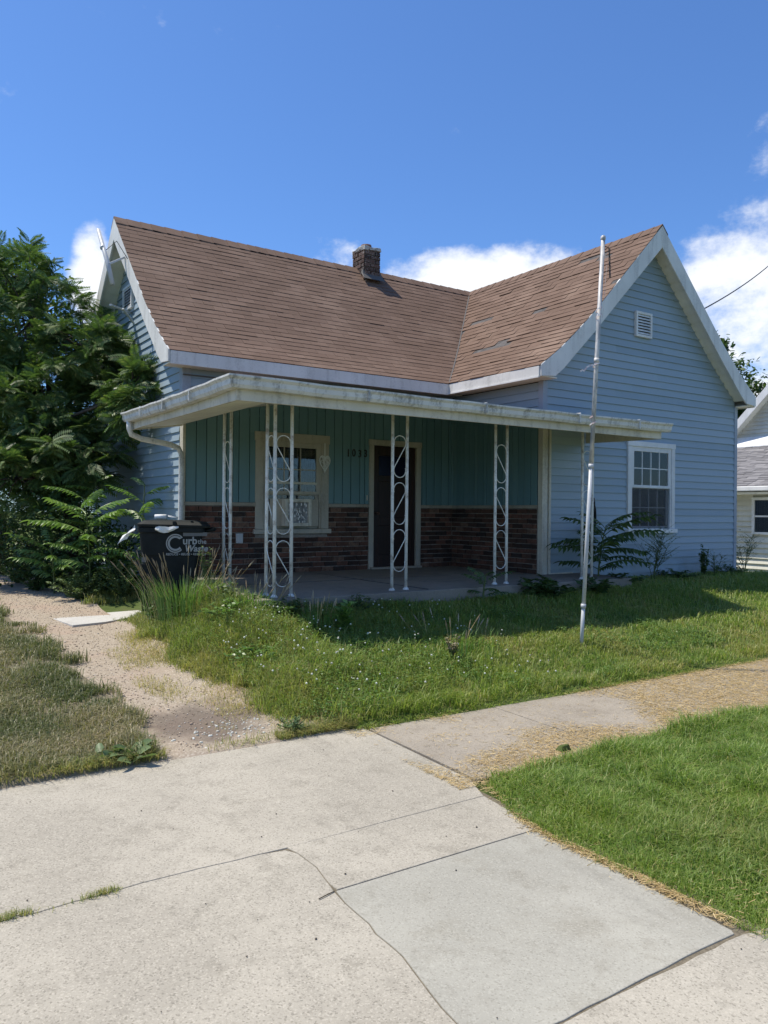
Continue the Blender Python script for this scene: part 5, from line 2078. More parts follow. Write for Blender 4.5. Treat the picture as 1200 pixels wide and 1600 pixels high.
def bush(name, label, base, r, h, stems, per, leaf, mat, seed, cat='weed', group=None, arch=.5, template=LEAFT, upright=0.0, twigs=0):
    """stems that fan out of one root with leaves set along them"""
    rng = np.random.default_rng(seed)
    t = thing(name, label, cat, base, 0, group)
    st, lc = MB(), LeafCloud()
    P, D = [], []
    for k in range(stems):
        a = rng.uniform(0, 2 * math.pi)
        rr = r * rng.uniform(.2, 1.0)
        hh = h * rng.uniform(.55, 1.0) * (1 - .35 * rr / r)
        pts = [Vector((math.cos(a) * rr * q ** (1 + arch), math.sin(a) * rr * q ** (1 + arch), -.03 + hh * (q - .18 * arch * q * q))) for q in (0, .3, .6, .85, 1)]
        st.tube(pts, [.007, .006, .005, .0035, .002], 4)
        for w_ in range(twigs):
            q = rng.uniform(.25, .97) * 4
            j = min(3, int(q))
            p0 = pts[j].lerp(pts[j + 1], q - j)
            b = rng.uniform(0, 2 * math.pi)
            L = h * rng.uniform(.12, .30)
            p1 = p0 + Vector((math.cos(b) * .6, math.sin(b) * .6, .55)) * L * .5
            p2 = p0 + Vector((math.cos(b), math.sin(b), .75)) * L
            st.tube([p0, p1, p2], [.003, .002, .001], 3)
            for i in range(per):
                P.append(p0.lerp(p1, rng.uniform(.2, 1)) if i % 2 else p1.lerp(p2, rng.uniform(0, 1)))
                c_ = rng.uniform(0, 2 * math.pi)
                D.append((math.cos(c_), math.sin(c_), rng.uniform(-.1, .8)))
        for i in range(per):
            q = rng.uniform(.18, 1) * 4
            j = min(3, int(q))
            P.append(pts[j].lerp(pts[j + 1], q - j))
            b = rng.uniform(0, 2 * math.pi)
            D.append((math.cos(b), math.sin(b), rng.uniform(-.2, .7) + upright))
    st.build('stem', 'stem_green', t)
    P, D = np.array([tuple(p) for p in P]), np.array(D)
    lc.stamp(*template, P, rand_rot(rng, len(P), D, .4), rng.uniform(.6, 1.25, len(P)) * leaf)
    lc.build('foliage', mat, t, kind='stuff')
    return t


# the trees beside and behind the left wall
silk_tree('big dark silk tree with feathery leaves crowding the left gable wall', (2.95, 13.5, .35), (2.7, 13.7, 2.6),
          [(2.45, 14.3, 4.75, 1.15, 1.1, 1.15, 85), (2.2, 15.1, 5.75, .62, .7, .62, 34), (3.0, 13.05, 4.15, .62, .7, .72, 46),
           (2.55, 13.5, 3.1, 1.05, .9, .9, 85), (1.75, 14.2, 3.4, .8, .9, 1.2, 60), (3.40, 11.75, 3.30, .27, .5, .55, 24),
           (2.85, 12.7, 2.45, .7, .7, .62, 50), (2.1, 13.2, 2.1, .8, .8, .55, 46)], 3)
silk_tree('smaller silk tree leaning over the drive behind the big one', (2.3, 16.6, .4), (2.0, 16.5, 2.6),
          [(1.5, 16.6, 4.5, 1.2, 1.0, 1.2, 60), (1.9, 17.0, 5.9, .9, .9, .7, 36), (2.6, 16.2, 3.0, 1.1, .8, 1.1, 60)], 5)
leafy_tree('maple_tree', 'pale sunlit leafy tree showing through gaps behind the silk trees', (1.6, 21.0, .4), 2.2,
           [(1.6, 21, 4.2, 2.0, 1.6, 1.7, 70, 50), (3.4, 21.5, 3.4, 1.6, 1.5, 1.6, 60, 44), (3.3, 21.5, 6.2, 1.5, 1.4, 1.3, 60, 44), (1.6, 21, 7.2, 1.4, 1.2, 1.0, 50, 40), (0.2, 22, 3.2, 1.6, 1.5, 1.6, 50, 44)], .17, 'leaf_pale', 8)
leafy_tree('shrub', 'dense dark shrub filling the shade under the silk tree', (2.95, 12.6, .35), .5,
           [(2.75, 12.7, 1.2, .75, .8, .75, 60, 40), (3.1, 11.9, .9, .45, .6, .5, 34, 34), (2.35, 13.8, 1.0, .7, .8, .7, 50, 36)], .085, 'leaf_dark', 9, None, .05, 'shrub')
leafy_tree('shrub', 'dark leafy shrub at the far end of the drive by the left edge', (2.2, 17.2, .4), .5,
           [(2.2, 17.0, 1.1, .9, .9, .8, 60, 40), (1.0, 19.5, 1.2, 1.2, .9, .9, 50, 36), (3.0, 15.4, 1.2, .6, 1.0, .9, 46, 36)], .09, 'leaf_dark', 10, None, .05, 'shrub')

# young trees of heaven by the bin and the left wall
sapling('tallest tree of heaven sapling with pale arching leaves left of the trash bin', (2.80, 11.65, H(2.8, 11.65)), 1.45, 18, 'heaven', 1, (-.12, -.15), 1.1)
sapling('tree of heaven sapling with drooping fronds between the bin and the left wall', (3.38, 11.2, H(3.38, 11.2)), 1.55, 12, 'heaven', 2, (.0, -.15), .8)
sapling('low tree of heaven sapling sprawling towards the gravel drive', (2.45, 12.3, H(2.45, 12.3)), .8, 12, 'heaven', 3, (-.1, -.15), .95)
sapling('dim tree of heaven sapling standing at the foot of the silk tree', (3.05, 12.2, H(3.05, 12.2)), 1.9, 12, 'heaven', 4, (-.1, -.1), .8)

# growth along the front of the wing and the porch
sapling('dark green sumac sapling behind the flagpole with long toothed fronds', (8.95, 7.75, H(8.95, 7.75)), .95, 24, 'heaven_dark', 6, (.05, -.1), 1.05)
sapling('small fern-like sapling at the porch edge right of the second post', (6.30, 7.22, H(6.3, 7.22)), .38, 8, 'heaven_dark', 7, (0, -.05), .55)
bush('weed', 'bushy dark weed against the porch edge below the third post', (7.35, 7.18, H(7.35, 7.18)), .42, .40, 24, 22, .10, 'leaf_dark', 11)
bush('weed', 'low dark weed at the right end of the porch slab', (8.25, 7.15, H(8.25, 7.15)), .34, .34, 14, 16, .10, 'leaf_dark', 12)
bush('weed', 'spreading weed at the base of the sumac sapling', (9.2, 7.55, H(9.2, 7.55)), .40, .32, 16, 16, .09, 'leaf_dark', 13)
bush('weed', 'tall wispy see-through weed in front of the wing window sill', (10.55, 8.02, H(10.55, 8.02)),  .30, 1.15, 6, 9, .032, 'leaf_dark', 14, 'weed', None, .25, LEAFT, 0, 16)
bush('weed', 'narrow upright dark weed like a small conifer by the wing wall', (11.95, 8.05, H(11.95, 8.05)), .10, .66, 9, 34, .06, 'leaf_dark', 15, 'weed', None, .1, LEAFT, .5)
bush('weed', 'thin wiry weed with bare stalks beside the conifer-like weed', (12.25, 8.05, H(12.25, 8.05)), .20, .80, 3, 6, .030, 'leaf_dark', 16, 'weed', None, .2, LEAFT, 0, 12)
bush('weed', 'wide low weed patch left of the conifer-like weed', (11.15, 8.05, H(11.15, 8.05)), .42, .28, 18, 15, .075, 'leaf_dark', 17)
bush('weed', 'low weed patch near the right corner of the wing', (12.75, 8.08, H(12.75, 8.08)), .36, .28, 16, 15, .07, 'leaf_dark', 18)
bush('weed', 'wiry sprawling weed in front of the cream house beyond the corner', (13.62, 8.35, H(13.62, 8.35)), .55, .95, 7, 8, .034, 'leaf_dark', 19, 'weed', None, .4, LEAFT, 0, 14)
bush('weed', 'leafy weed at the porch corner by the corner posts', (4.45, 7.15, H(4.45, 7.15)), .26, .32, 12, 12, .06, 'leaf_dark', 20)
bush('weed', 'dark leafy weed growing at the left corner of the porch slab', (3.62, 7.12, H(3.62, 7.12)), .28, .34, 18, 18, .065, 'leaf_dark', 33)
bush('weed', 'green weed between the seeding grass and the corner posts', (3.30, 7.85, H(3.3, 7.85)), .26, .42, 20, 20, .06, 'leaf_grey', 34)
bush('weed', 'shaggy pale weed spilling over the drive edge in front of the bin', (2.86, 8.45, H(2.86, 8.45)), .34, .44, 26, 26, .045, 'leaf_grey', 35, 'weed', None, .7)
bush('weed', 'leafy green weed on the bank between drive and corner posts', (3.12, 7.35, H(3.12, 7.35)), .32, .34, 24, 24, .05, 'leaf_bright', 36, 'weed', None, .7)
bush('weed', 'rank weed leaning over the broken end of the porch slab', (3.52, 7.62, H(3.5, 7.3)), .24, .34, 20, 22, .05, 'leaf_grey', 37, 'weed', None, .6)
bush('weed', 'low spreading weed at the lower end of the grassy bank', (3.02, 6.45, H(3.02, 6.45)), .34, .20, 22, 22, .045, 'leaf_bright', 38, 'weed', None, .8)
# left of the bin
bush('weed', 'fine-leaved grey green weed mass directly left of the trash bin', (3.15, 11.15, H(3.15, 11.15)), .42, .80, 44, 40, .045, 'leaf_grey', 21, 'weed', None, .5)
bush('weed', 'fine-leaved weed mass between the bin and the sprawling sapling', (2.62, 11.45, H(2.62, 11.45)), .45, .60, 40, 38, .05, 'leaf_grey', 22, 'weed', None, .5)
bush('weed', 'ragged dark weed at the drive edge under the silk tree', (2.30, 12.9, H(2.30, 12.9)), .45, .55, 30, 30, .06, 'leaf_dark', 23, 'weed', None, .5)
bush('weed', 'ragged green weed furthest along the drive edge', (2.3, 14.4, H(2.3, 14.4)), .5, .6, 30, 28, .06, 'leaf_dark', 24, 'weed', None, .5)
bush('weed', 'thin seedy weed growing up against the front of the trash bin', (3.38, 8.62, H(3.38, 8.62)), .24, .95, 12, 16, .05, 'leaf_grey', 25, 'weed', None, .3)
bush('weed', 'bright green horseweed standing up out of the clover', (4.00, 6.62, H(4.0, 6.62)), .06, .50, 4, 34, .10, 'leaf_bright', 26, 'weed', None, .1, LEAFT, .35)
bush('weed', 'dry brown seeding dock stalks standing in the lawn', (4.66, 5.78, H(4.66, 5.78)), .09, .36, 14, 16, .035, 'seed_brown', 27, 'weed', None, .2, LEAFT, .4)
bush('weed', 'broad-leaved plantain clump at the edge of the concrete', (1.42, 5.10, .02), .17, .12, 26, 3, .11, 'leaf_grey', 28, 'weed', None, .6, LEAF6)
bush('weed', 'small broad-leaved plantain left of the larger clump', (1.08, 5.09, .02), .09, .07, 12, 3, .07, 'leaf_grey', 29, 'weed', None, .6, LEAF6)
bush('weed', 'pale grass clump at the corner of drive and concrete', (2.66, 5.12, .03), .13, .16, 30, 8, .032, 'leaf_grey', 31, 'weed', None, .5, LEAFT, .6)

# trees far off to the right
leafy_tree('maple_tree', 'tall broad tree beyond the roof of the cream house', (33.0, 22.5, 0), 3.0,
           [(32.3, 22.5, 7.6, 1.8, 1.6, 1.7, 130, 90), (34.0, 22.8, 6.6, 1.9, 1.7, 1.8, 100, 80), (32.8, 22.5, 8.9, 1.3, 1.2, 1.1, 90, 80), (36, 23, 7.6, 1.8, 1.8, 1.8, 50, 44)], .26, 'leaf_dark', 41)
leafy_tree('maple_tree', 'pale green bushy tree between the blue and the cream house', (25.8, 18.6, 0), 2.0,
           [(25.6, 18.6, 4.5, 1.0, 1.0, 1.1, 50, 46), (26.8, 18.8, 4.9, 1.1, 1.0, 1.0, 50, 46)], .17, 'leaf_grey', 42)
_rng = np.random.default_rng(77)
lc = LeafCloud()
for x, y, hgt in ((-26, 44, 9), (-14, 52, 10), (-3, 46, 8), (9, 54, 10), (24, 50, 9), (44, 46, 10), (58, 34, 9), (-40, 34, 9), (33, 56, 9), (0, 60, 11), (16, 60, 10)):
    for ox, f, n in ((0, .62, 44), (1.8, .46, 34), (-1.6, .42, 30)):
        v = _rng.normal(0, 1, (n, 3))
        v /= np.linalg.norm(v, axis=1, keepdims=True)
        P = np.array([x + ox, y, hgt * f]) + v * (_rng.uniform(.3, 1, n) ** .5)[:, None] * hgt * .34
        Q = np.repeat(P, 36, 0) + _rng.normal(0, .7, (n * 36, 3))
        lc.stamp(*LEAFT, Q, rand_rot(_rng, len(Q), _rng.normal(0, 1, (len(Q), 3)), .5), _rng.uniform(.3, .55, len(Q)))
lc.build('far_woods', 'leaf_dark', None, kind='stuff')

# ------------------------------------------------------------------ grass
GX0, GY0, GS = -2.0, -1.0, 0.1
GW, GH = 260, 260
HG = np.array([[H(GX0 + i * GS, GY0 + j * GS) - (0.022 if GY0 + j * GS < 5.1 else 0) for i in range(GW)] for j in range(GH)])


def h_at(x, y):
    u, v = (x - GX0) / GS, (y - GY0) / GS
    i, j = np.clip(u.astype(int), 0, GW - 2), np.clip(v.astype(int), 0, GH - 2)
    a, b = u - i, v - j
    return HG[j, i] * (1 - a) * (1 - b) + HG[j, i + 1] * a * (1 - b) + HG[j + 1, i] * (1 - a) * b + HG[j + 1, i + 1] * a * b


_gn = RNG.uniform(-1, 1, (64, 64))


def vn(x, y, s):
    """smooth value noise for arrays"""
    u, v = x * s, y * s
    i, j = np.floor(u).astype(int), np.floor(v).astype(int)
    a, b = u - i, v - j
    a, b = a * a * (3 - 2 * a), b * b * (3 - 2 * b)
    g = lambda p, q: _gn[q % 64, p % 64]
    return g(i, j) * (1 - a) * (1 - b) + g(i + 1, j) * a * (1 - b) + g(i, j + 1) * (1 - a) * b + g(i + 1, j + 1) * a * b


def scatter(x0, x1, y0, y1, dens):
    n = int((x1 - x0) * (y1 - y0) * dens)
    return RNG.uniform(x0, x1, n), RNG.uniform(y0, y1, n)


def in_view(x, y, m=.28):
    f_ = x * math.sin(YAW) + y * math.cos(YAW)
    r_ = x * math.cos(YAW) - y * math.sin(YAW)
    return (f_ > 1.2) & (np.abs(r_) < f_ * (.487 + m) + .6)


def blades(name, x, y, h, w, tint, mat, lean=.45, z=None):
    n = len(x)
    z = h_at(x, y) if z is None else z
    a = RNG.uniform(0, 2 * math.pi, n)
    l = np.abs(RNG.normal(lean, lean * .5, n))
    dx, dy = np.cos(a), np.sin(a)
    b = a + RNG.normal(math.pi / 2, .5, n)
    sx, sy = np.cos(b) * w / 2, np.sin(b) * w / 2
    V = np.empty((n, 5, 3))
    zt = h * (1 - .35 * np.minimum(l, 1.3))
    V[:, 0] = np.stack([x - sx, y - sy, z - .012], 1)
    V[:, 1] = np.stack([x + sx, y + sy, z - .012], 1)
    mx, my, mz = x + dx * l * h * .3, y + dy * l * h * .3, z + h * .58
    V[:, 2] = np.stack([mx + sx * .8, my + sy * .8, mz], 1)
    V[:, 3] = np.stack([mx - sx * .8, my - sy * .8, mz], 1)
    V[:, 4] = np.stack([x + dx * l * h, y + dy * l * h, z + zt], 1)
    base = (np.arange(n) * 5)[:, None]
    F4 = base + np.array([[0, 1, 2, 3]])
    F3 = base + np.array([[3, 2, 4]])
    me = mesh_np(name, V.reshape(-1, 3), [F4, F3], mat, attr=np.repeat(tint, 5))
    return link(bpy.data.objects.new(name, me), kind='stuff')


def clear_of_house(x, y):
    ok = ~((x > 3.40) & (x < 9.24) & (y > 7.36)) & ~((x > 9.2) & (x < 13.30) & (y > 8.33)) & ~((x > 3.40) & (x < 13.3) & (y > 8.4))
    ok &= ~((x > 2.0) & (x < 3.3) & (y > np.interp(x, [2.06, 2.45, 2.85, 3.28], [9.38, 9.48, 9.75, 10.22])) & (y < 10.92))
    return ok & ~((x > 14.5) & (x < 17.3))


def er(y):
    return np.interp(y, *ER)


_ys = np.arange(4.9, 31, .1)
ER = (_ys, np.array([edge_r(v) for v in _ys]))
EL = (_ys, np.array([edge_l(v) for v in _ys]))

# front lawn
x, y = scatter(2.2, 16.5, 5.0, 8.6, 8600)
d = np.hypot(x, y)
keep = in_view(x, y) & clear_of_house(x, y) & (x > er(y) + .22 * vn(x, y, 2.3) + .12 * vn(x, y, 6) + .10 * RNG.random(len(x))) & (RNG.random(len(x)) < np.minimum(1, (6.4 / d) ** 1.6))
keep &= y > 5.02 + .05 * vn(x, x * 0, 5)
x, y, d = x[keep], y[keep], d[keep]
wild = np.clip(1 - (x - 3.4) / 2.2, 0, 1) * np.clip((y - 5.1) / .5, 0.25, 1)
h = (.050 + .030 * RNG.random(len(x))) * (1 + .55 * vn(x, y, 2.2) + .35 * vn(x, y, 6.5)) + wild * (.015 + .11 * RNG.random(len(x)) ** 1.6) * (1 + .7 * vn(x, y, 3.1) + .3 * vn(x, y, 8)) + .05 * np.clip(1 - (y - 5.03) / .25, 0, 1) * RNG.random(len(x))
tint = np.clip(RNG.normal(.06, .12, len(x)) + .45 * np.clip(vn(x, y, 1.3) - .05, 0, 1) + .3 * np.clip(vn(x, y, 4.1) - .2, 0, 1) + (RNG.random(len(x)) < .07) * .6, 0, 1)
tint = np.clip(tint + wild * (.10 + .22 * np.clip(vn(x, y, 3.4), 0, 1)), 0, 1)
blades('lawn_grass', x, y, h, .0048 * (d / 6.0) ** .6, tint, 'grass', .75)

# verge between sidewalk and street, right foreground
x, y = scatter(2.9, 13.0, 1.70, 3.74, 15000)
d = np.hypot(x, y)
edge = np.interp(y, [1.70, 1.80, 2.0, 2.32, 2.94, 3.22, 3.5, 3.74], [3.05, 3.02, 3.01, 3.01, 2.98, 3.03, 3.14, 3.34])
keep = in_view(x, y) & (x > edge + .03 * vn(x, y, 9)) & (y < 3.70 + .03 * vn(x, y, 7)) & (y > 1.74 + .03 * vn(x, y, 8)) & (RNG.random(len(x)) < np.minimum(1, (4.6 / d) ** 1.4))
x, y, d, edge = x[keep], y[keep], d[keep], edge[keep]
lush = np.clip((x - edge) / 1.1 + .25 * vn(x, y, 1.4), 0, 1)
h = (.035 + .030 * RNG.random(len(x)) + lush * (.030 + .060 * RNG.random(len(x)))) * (1 + .35 * vn(x, y, 2.6) + .3 * vn(x, y, 7)) + .03 * np.clip((y - 3.4) / .3, 0, 1) * RNG.random(len(x))
dry = np.clip(1 - np.hypot(x - 3.75, y - 2.35) / .55, 0, 1)
tint = np.clip(RNG.normal(.03, .08, len(x)) + .35 * dry * RNG.random(len(x)) + (RNG.random(len(x)) < .05) * .6, 0, 1)
blades('lawn_grass', x, y, h, .0042 * (d / 5.0) ** .5 * (1 + .35 * lush), tint, 'grass', .7)

# longer blades that catch the light
x, y = scatter(2.6, 14, 5.05, 8.3, 1000)
keep = in_view(x, y) & clear_of_house(x, y) & (x > er(y) + .12) & (RNG.random(len(x)) < np.where(x < 5.4, .55 + .8 * vn(x, y, 2.4), .32))
x, y = x[keep], y[keep]
d = np.hypot(x, y)
wild = np.clip(1 - (x - 3.4) / 2.6, .1, 1)
blades('long_grass', x, y, .07 + (.05 + .13 * wild) * RNG.random(len(x)), .0075 * (d / 6) ** .5, np.clip(RNG.normal(.10, .18, len(x)), 0, 1), 'long_blade', .8)
x, y = scatter(3.2, 8, 1.8, 3.66, 900)
edge_ = np.interp(y, [1.70, 1.80, 2.0, 2.32, 2.94, 3.22, 3.5, 3.74], [3.05, 3.02, 3.01, 3.01, 2.98, 3.03, 3.14, 3.34])
keep = in_view(x, y) & (RNG.random(len(x)) < np.clip((x - edge_ - .25) / .9 + .3 * vn(x, y, 1.4), 0.03, 1))
x, y = x[keep], y[keep]
blades('long_grass', x, y, .07 + .08 * RNG.random(len(x)), np.full(len(x), .0065), np.clip(RNG.normal(.06, .15, len(x)), 0, 1), 'long_blade', .9)

# thin dry grass on the strip between the wheel tracks
x, y = scatter(.35, 2.05, 5.03, 19, 11000)
d = np.hypot(x, y)
el_ = np.interp(y, *EL)
pat = vn(x, y, 1.6) * .6 + vn(x, y, 5) * .45
keep = in_view(x, y) & (x < el_ + .22 * vn(x, y, 2.2) + .12 * vn(x, y, 6) - .1 * RNG.random(len(x))) & (RNG.random(len(x)) < np.clip(.80 + pat * 1.1, 0.16, 1)) & (RNG.random(len(x)) < (6.5 / np.maximum(d, 6.5)) ** 1.2)
x, y, d = x[keep], y[keep], d[keep]
h = .035 + .075 * RNG.random(len(x)) ** 1.4 * (1 + .9 * vn(x, y, 2.5))
tint = np.clip(.28 + RNG.normal(0, .24, len(x)) + .45 * vn(x, y, 2), 0, .95)
blades('verge_grass', x, y, h, .0058 * (d / 6) ** .5, tint, 'dull_grass', .85, h_at(x, y) + .034)

# rough growth round the pad, the bin and along the right edge of the gravel
x, y = scatter(2.3, 3.5, 5.6, 17, 9000)
d = np.hypot(x, y)
keep = in_view(x, y) & clear_of_house(x, y) & (x > er(y) + .22 * vn(x, y, 2.3) + .1 * vn(x, y, 5) + .08 * RNG.random(len(x))) & (RNG.random(len(x)) < np.clip((8 / d) ** 1.5, 0, 1) * .75)
x, y, d = x[keep], y[keep], d[keep]
pile = np.exp(-((x - 3.25) / .46) ** 2 - ((y - 8.1) / .95) ** 2) * (.75 + .75 * vn(x, y, 3.2))
h = (.05 + .09 * RNG.random(len(x))) * (1 + .5 * vn(x, y, 2.7) + .3 * vn(x, y, 7)) + np.maximum(pile, 0) * (.07 + .30 * RNG.random(len(x)) ** 1.6)
tint = np.clip(RNG.normal(.10, .16, len(x)) + .35 * np.clip(vn(x, y, 4.3), 0, 1) + .3 * np.clip(1 - (x - er(y)) / .25, 0, 1) * RNG.random(len(x)), 0, 1)
blades('rough_grass', x, y, h, .0060 * (d / 8) ** .4, tint, 'weed_grass', .6)

# tall clump with seed heads in front of the bin, and a looser fringe along the porch
def grass_clump(label, cx, cy, n, r, hh, seed, brown=.4):
    rr = random.Random(seed)
    t = thing('grass_clump', label, 'grass clump', (cx, cy, H(cx, cy)))
    fol, stk, hd = MB(), MB(), MB()
    for k in range(n * 9):
        a, q = rr.uniform(0, 6.28), rr.random() ** .6 * r
        bx, by = math.cos(a) * q, math.sin(a) * q
        h_ = hh * rr.uniform(.4, .75)
        o = rr.uniform(.15, .5) * h_
        w = .0045
        px, py = -math.sin(a) * w, math.cos(a) * w
        fol.add([(bx - px, by - py, -.02), (bx + px, by + py, -.02), (bx + math.cos(a) * o * .35 + px, by + math.sin(a) * o * .35 + py, h_ * .6), (bx + math.cos(a) * o * .35 - px, by + math.sin(a) * o * .35 - py, h_ * .6), (bx + math.cos(a) * o, by + math.sin(a) * o, h_ * .9)], [(0, 1, 2, 3), (3, 2, 4)])
    for k in range(n):
        a, q = rr.uniform(0, 6.28), rr.random() ** .6 * r
        bx, by = math.cos(a) * q, math.sin(a) * q
        h_ = hh * rr.uniform(.65, 1.1)
        o = rr.uniform(.05, .7) * h_
        p = [Vector((bx, by, 0)), Vector((bx + math.cos(a) * o * .4, by + math.sin(a) * o * .4, h_ * .55)), Vector((bx + math.cos(a) * o, by + math.sin(a) * o, h_ * .95))]
        stk.tube(p, [.0028, .0022, .0016], 3)
        e = (p[2] - p[1]).normalized()
        hd.tube([p[2] - e * .02, p[2] + e * .03, p[2] + e * .075], [.004, .0075, .002], 5)
    fol.build('foliage', 'leaf_bright', t, kind='stuff')
    stk.build('stalk', 'straw', t, kind='stuff')
    hd.build('seed_head', 'seed_brown', t, kind='stuff')


grass_clump('tall seeding grass clump in front of the black trash bin', 3.02, 8.38, 52, .46, .66, 1)
grass_clump('seeding grass clump at the left end of the porch slab', 3.42, 7.55, 26, .30, .38, 2)
grass_clump('loose seeding grass clump by the porch corner posts', 3.85, 6.95, 16, .30, .24, 3)
grass_clump('thin grass clump with pale seed stalks along the shadow edge in mid lawn', 4.95, 6.05, 14, .50, .24, 4)

# stalks, clover heads
x, y = scatter(2.75, 5.6, 5.15, 7.2, 42)
keep = (x > er(y) + .12) & (RNG.random(len(x)) < np.clip(1.15 - (x - 2.8) / 3.2, 0.1, 1))
x, y = x[keep], y[keep]
ICO = np.array([(0, 0, 1), (.894, 0, .447), (.276, .851, .447), (-.724, .526, .447), (-.724, -.526, .447), (.276, -.851, .447), (.724, .526, -.447), (-.276, .851, -.447), (-.894, 0, -.447), (-.276, -.851, -.447), (.724, -.526, -.447), (0, 0, -1)], float)
ICF = np.array([(0, 1, 2), (0, 2, 3), (0, 3, 4), (0, 4, 5), (0, 5, 1), (1, 6, 2), (2, 7, 3), (3, 8, 4), (4, 9, 5), (5, 10, 1), (2, 6, 7), (3, 7, 8), (4, 8, 9), (5, 9, 10), (1, 10, 6), (6, 11, 7), (7, 11, 8), (8, 11, 9), (9, 11, 10), (10, 11, 6)])
lc = LeafCloud()
wild = np.clip(1 - (x - 3.4) / 2.2, 0, 1)
P = np.stack([x, y, h_at(x, y) + .07 + .10 * wild + .05 * RNG.random(len(x))], 1)
lc.stamp(ICO, ICF, P, np.tile(np.eye(3), (len(x), 1, 1)), RNG.uniform(.0055, .0105, len(x)))
lc.build('clover_flowers', 'clover_white', None, kind='stuff')
# clover leaves: little triplets that fill between the blades
x, y = scatter(2.7, 8.5, 5.1, 7.4, 1100)
keep = (x > er(y) + .05) & (vn(x, y, 1.8) + .35 * (1 - (x - 2.8) / 2) > -.05) & clear_of_house(x, y)
x, y = np.repeat(x[keep], 3), np.repeat(y[keep], 3)
a = RNG.uniform(0, 6.28, len(x))
lc = LeafCloud()
wild = np.clip(1 - (x - 3.4) / 2.2, 0, 1)
lc.stamp(*LEAFT, np.stack([x, y, h_at(x, y) + .035 + (.05 + .08 * wild) * RNG.random(len(x))], 1), rand_rot(RNG, len(x), np.stack([np.cos(a), np.sin(a), RNG.uniform(-.2, .3, len(x))], 1), .25), RNG.uniform(.016, .03, len(x)))
lc.build('clover_leaves', 'leaf_bright', None, kind='stuff')

# weeds in the joint of the apron
x = RNG.uniform(.42, .98, 900)
y = 3.47 + .012 * vn(x, x * 0, 9) + RNG.normal(0, .010, 900)
k = RNG.random(900) < np.clip(.8 + vn(x, y, 9) - (x - .42) * .9, .05, 1)
x, y = x[k], y[k]
blades('joint_weeds', x, y, (.012 + .026 * RNG.random(len(x))), np.full(len(x), .0032), np.clip(RNG.normal(.35, .2, len(x)), 0, 1), 'weed_grass', 1.0, np.full(len(x), -.03))
x = np.concatenate([RNG.uniform(.7, 3.1, 5200), RNG.uniform(2.35, 3.15, 2600)])
y = 5.015 + np.abs(RNG.normal(0, .05, len(x)))
k = RNG.random(len(x)) < np.clip(.12 + 1.1 * vn(x, y, 2.3) + (x > 2.5) * .55 + (x < 1.7) * .45, 0, 1)
x, y = x[k], y[k]
blades('edge_grass', x, y, .03 + .06 * RNG.random(len(x)), np.full(len(x), .004), np.clip(RNG.normal(.45, .25, len(x)), 0, 1), 'weed_grass', .9, h_at(x, y) + np.where(x < 1.75, .03, .01))
x = RNG.uniform(3.12, 14.5, 15000)
y = 4.965 + np.abs(RNG.normal(0, .045, len(x)))
k = RNG.random(len(x)) < np.clip(.7 + .6 * vn(x, y, 2.1), .15, 1)
x, y = x[k], y[k]
blades('edge_grass', x, y, .03 + .06 * RNG.random(len(x)), np.full(len(x), .0055), np.clip(RNG.normal(.12, .2, len(x)), 0, 1), 'grass', 1.1, h_at(x, y) - .005)
# dry grass on the right margin of the gravel
x, y = scatter(2.0, 3.1, 5.2, 8.8, 9000)
e = er(y) - x
k = (e > -.35) & (RNG.random(len(x)) < np.clip(.42 - e * 1.3 + .9 * vn(x, y, 2.4), 0, 1)) & (e < .5)
x, y = x[k], y[k]
blades('dry_grass', x, y, .02 + .06 * RNG.random(len(x)), np.full(len(x), .0042), np.clip(RNG.normal(.72, .22, len(x)), 0, 1), 'weed_grass', .9)

# dried clippings: short straw blown over the sidewalk and along the edge of the new slab
def straw(x, y, z0):
    n = len(x)
    a = RNG.uniform(0, 6.28, n)
    L = RNG.uniform(.012, .042, n)
    T = np.array([(-.5, -.045, 0), (.5, -.03, 0), (.5, .03, .02), (-.5, .045, .02)])
    lc = LeafCloud()
    d_ = np.stack([np.cos(a), np.sin(a), RNG.normal(0, .12, n)], 1)
    lc.stamp(T, np.array([(0, 1, 2, 3)]), np.stack([x, y, z0 + RNG.uniform(.002, .014, n)], 1), rand_rot(RNG, n, d_, .4), L)
    return lc


x, y = scatter(3.0, 12.5, 3.62, 5.02, 13000)
f1 = np.clip((x - 3.3) / 3.4, 0, 1)
across = np.abs(y - 4.32) / .65
cover = -.22 + 1.25 * np.clip((x - 4.9) / 1.3, 0, 1) + .7 * vn(x, y, 1.1) + .6 * vn(x, y, 3.1) + .75 * np.clip(1 - (y - 3.7) / .75, 0, 1) + .3 * (x > 5.2) + .25 * np.clip((y - 4.72) / .2, 0, 1) - .8 * np.exp(-((x - 4.7) / .7) ** 2 - ((y - 4.55) / .42) ** 2)
k = in_view(x, y) & (RNG.random(len(x)) < np.clip(cover, .02, 1)) & (RNG.random(len(x)) < (6 / np.maximum(6, np.hypot(x, y))))
straw(x[k], y[k], -.02 * np.maximum(0, 5 - y[k])).build('straw_litter', 'straw', None, kind='stuff')
y = RNG.uniform(1.75, 3.75, 5200)
x = np.interp(y, [1.70, 1.80, 2.0, 2.32, 2.94, 3.22, 3.5, 3.74], [3.05, 3.02, 3.0, 3.0, 2.97, 3.02, 3.13, 3.26]) - np.abs(RNG.normal(0, .035, len(y))) + .03
k = RNG.random(len(x)) < np.clip(.25 + .7 * vn(x, y, 3), 0.04, 1)
straw(x[k], y[k], -.02 * np.maximum(0, 5 - y[k])).build('straw_litter', 'straw', None, kind='stuff')
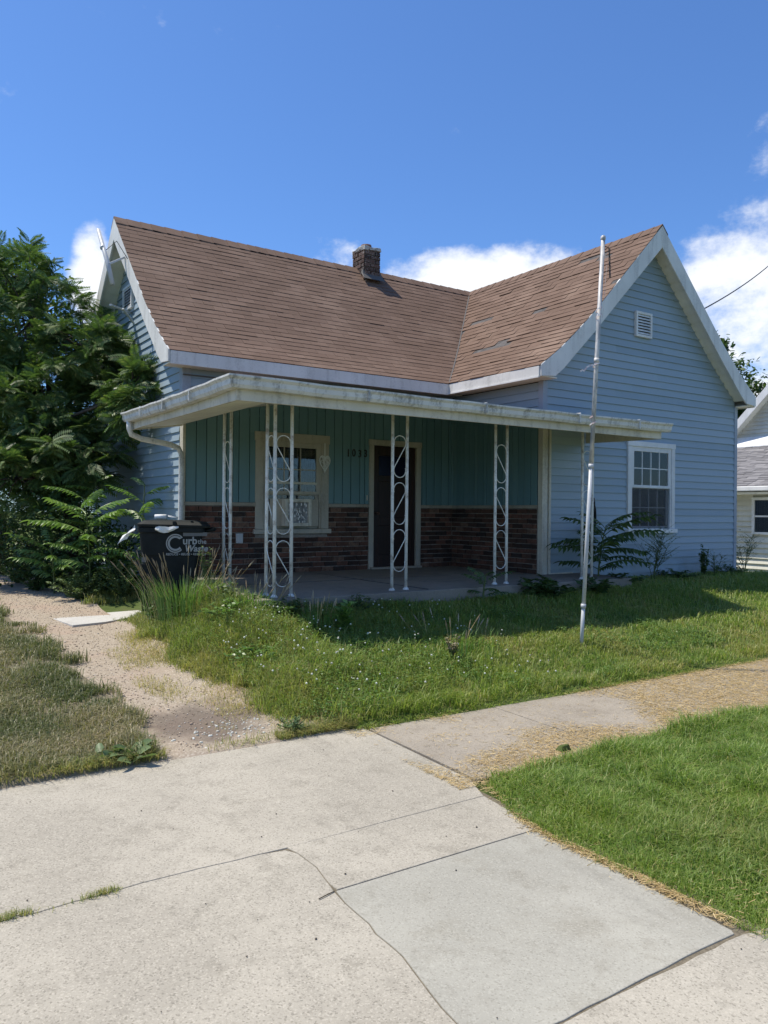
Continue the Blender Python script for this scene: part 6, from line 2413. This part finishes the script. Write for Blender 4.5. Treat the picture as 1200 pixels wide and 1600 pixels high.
# straw thatch between the verge blades
x, y = scatter(3.05, 6, 1.8, 3.68, 500)
k = in_view(x, y)
straw(x[k], y[k], h_at(x[k], y[k]) + .03).build('straw_litter', 'straw', None, kind='stuff')

# loose stones on the gravel and crumbs on the concrete
x, y = scatter(1.2, 3.0, 5.05, 13, 520)
el_, er_ = np.interp(y, *EL), er(y)
k = in_view(x, y) & (x > el_ - .25) & (x < er_ + .1)
x, y = x[k], y[k]
lc = LeafCloud()
S = RNG.uniform(.003, .0085, len(x)) * (1 + (RNG.random(len(x)) < .04) * .9)
Q = ICO * np.array([1, .8, .55])
aa = RNG.uniform(0, 6.28, len(x))
lc.stamp(Q, ICF, np.stack([x, y, h_at(x, y) + .014 + S * .3], 1), rand_rot(RNG, len(x), np.stack([np.cos(aa), np.sin(aa), 0 * aa], 1), .5), S)
lc.build('gravel_stones', 'stone', None, kind='stuff')
# pale chips in the damp hollow
x, y = RNG.normal(2.32, .20, 90), RNG.normal(5.42, .13, 90)
lc = LeafCloud()
S = RNG.uniform(.007, .017, 90)
aa = RNG.uniform(0, 6.28, 90)
lc.stamp(Q, ICF, np.stack([x, y, h_at(x, y) + .016], 1), rand_rot(RNG, 90, np.stack([np.cos(aa), np.sin(aa), 0 * aa], 1), .5), S)
lc.build('pale_chips', 'clover_white', None, kind='stuff')
x, y = scatter(.4, 3.2, 1.6, 5.0, 5)
k = in_view(x, y)
x, y = x[k], y[k]
lc = LeafCloud()
lc.stamp(Q, ICF, np.stack([x, y, -.02 * (5 - y) + .004], 1), np.tile(np.eye(3), (len(x), 1, 1)), RNG.uniform(.002, .006, len(x)))
lc.build('crumbs', 'bark', None, kind='stuff')
tag(MB().tube([(1.66, 2.945, -.036), (1.71, 2.958, -.035), (1.752, 2.970, -.037)], .0025, 5).build('twig', 'bark', None), 'thin dark twig lying across the crack in the concrete', 'twig')
tag(MB().hexa([(4.03, 3.80, -.02), (4.13, 3.79, -.02), (4.14, 3.86, -.02), (4.04, 3.87, -.02), (4.05, 3.81, .02), (4.11, 3.80, .03), (4.12, 3.84, .02), (4.06, 3.85, .015)]).build('stone', 'soil_turf', None, bevel=.008), 'dark clod of earth lying on the straw-strewn sidewalk', 'clod')
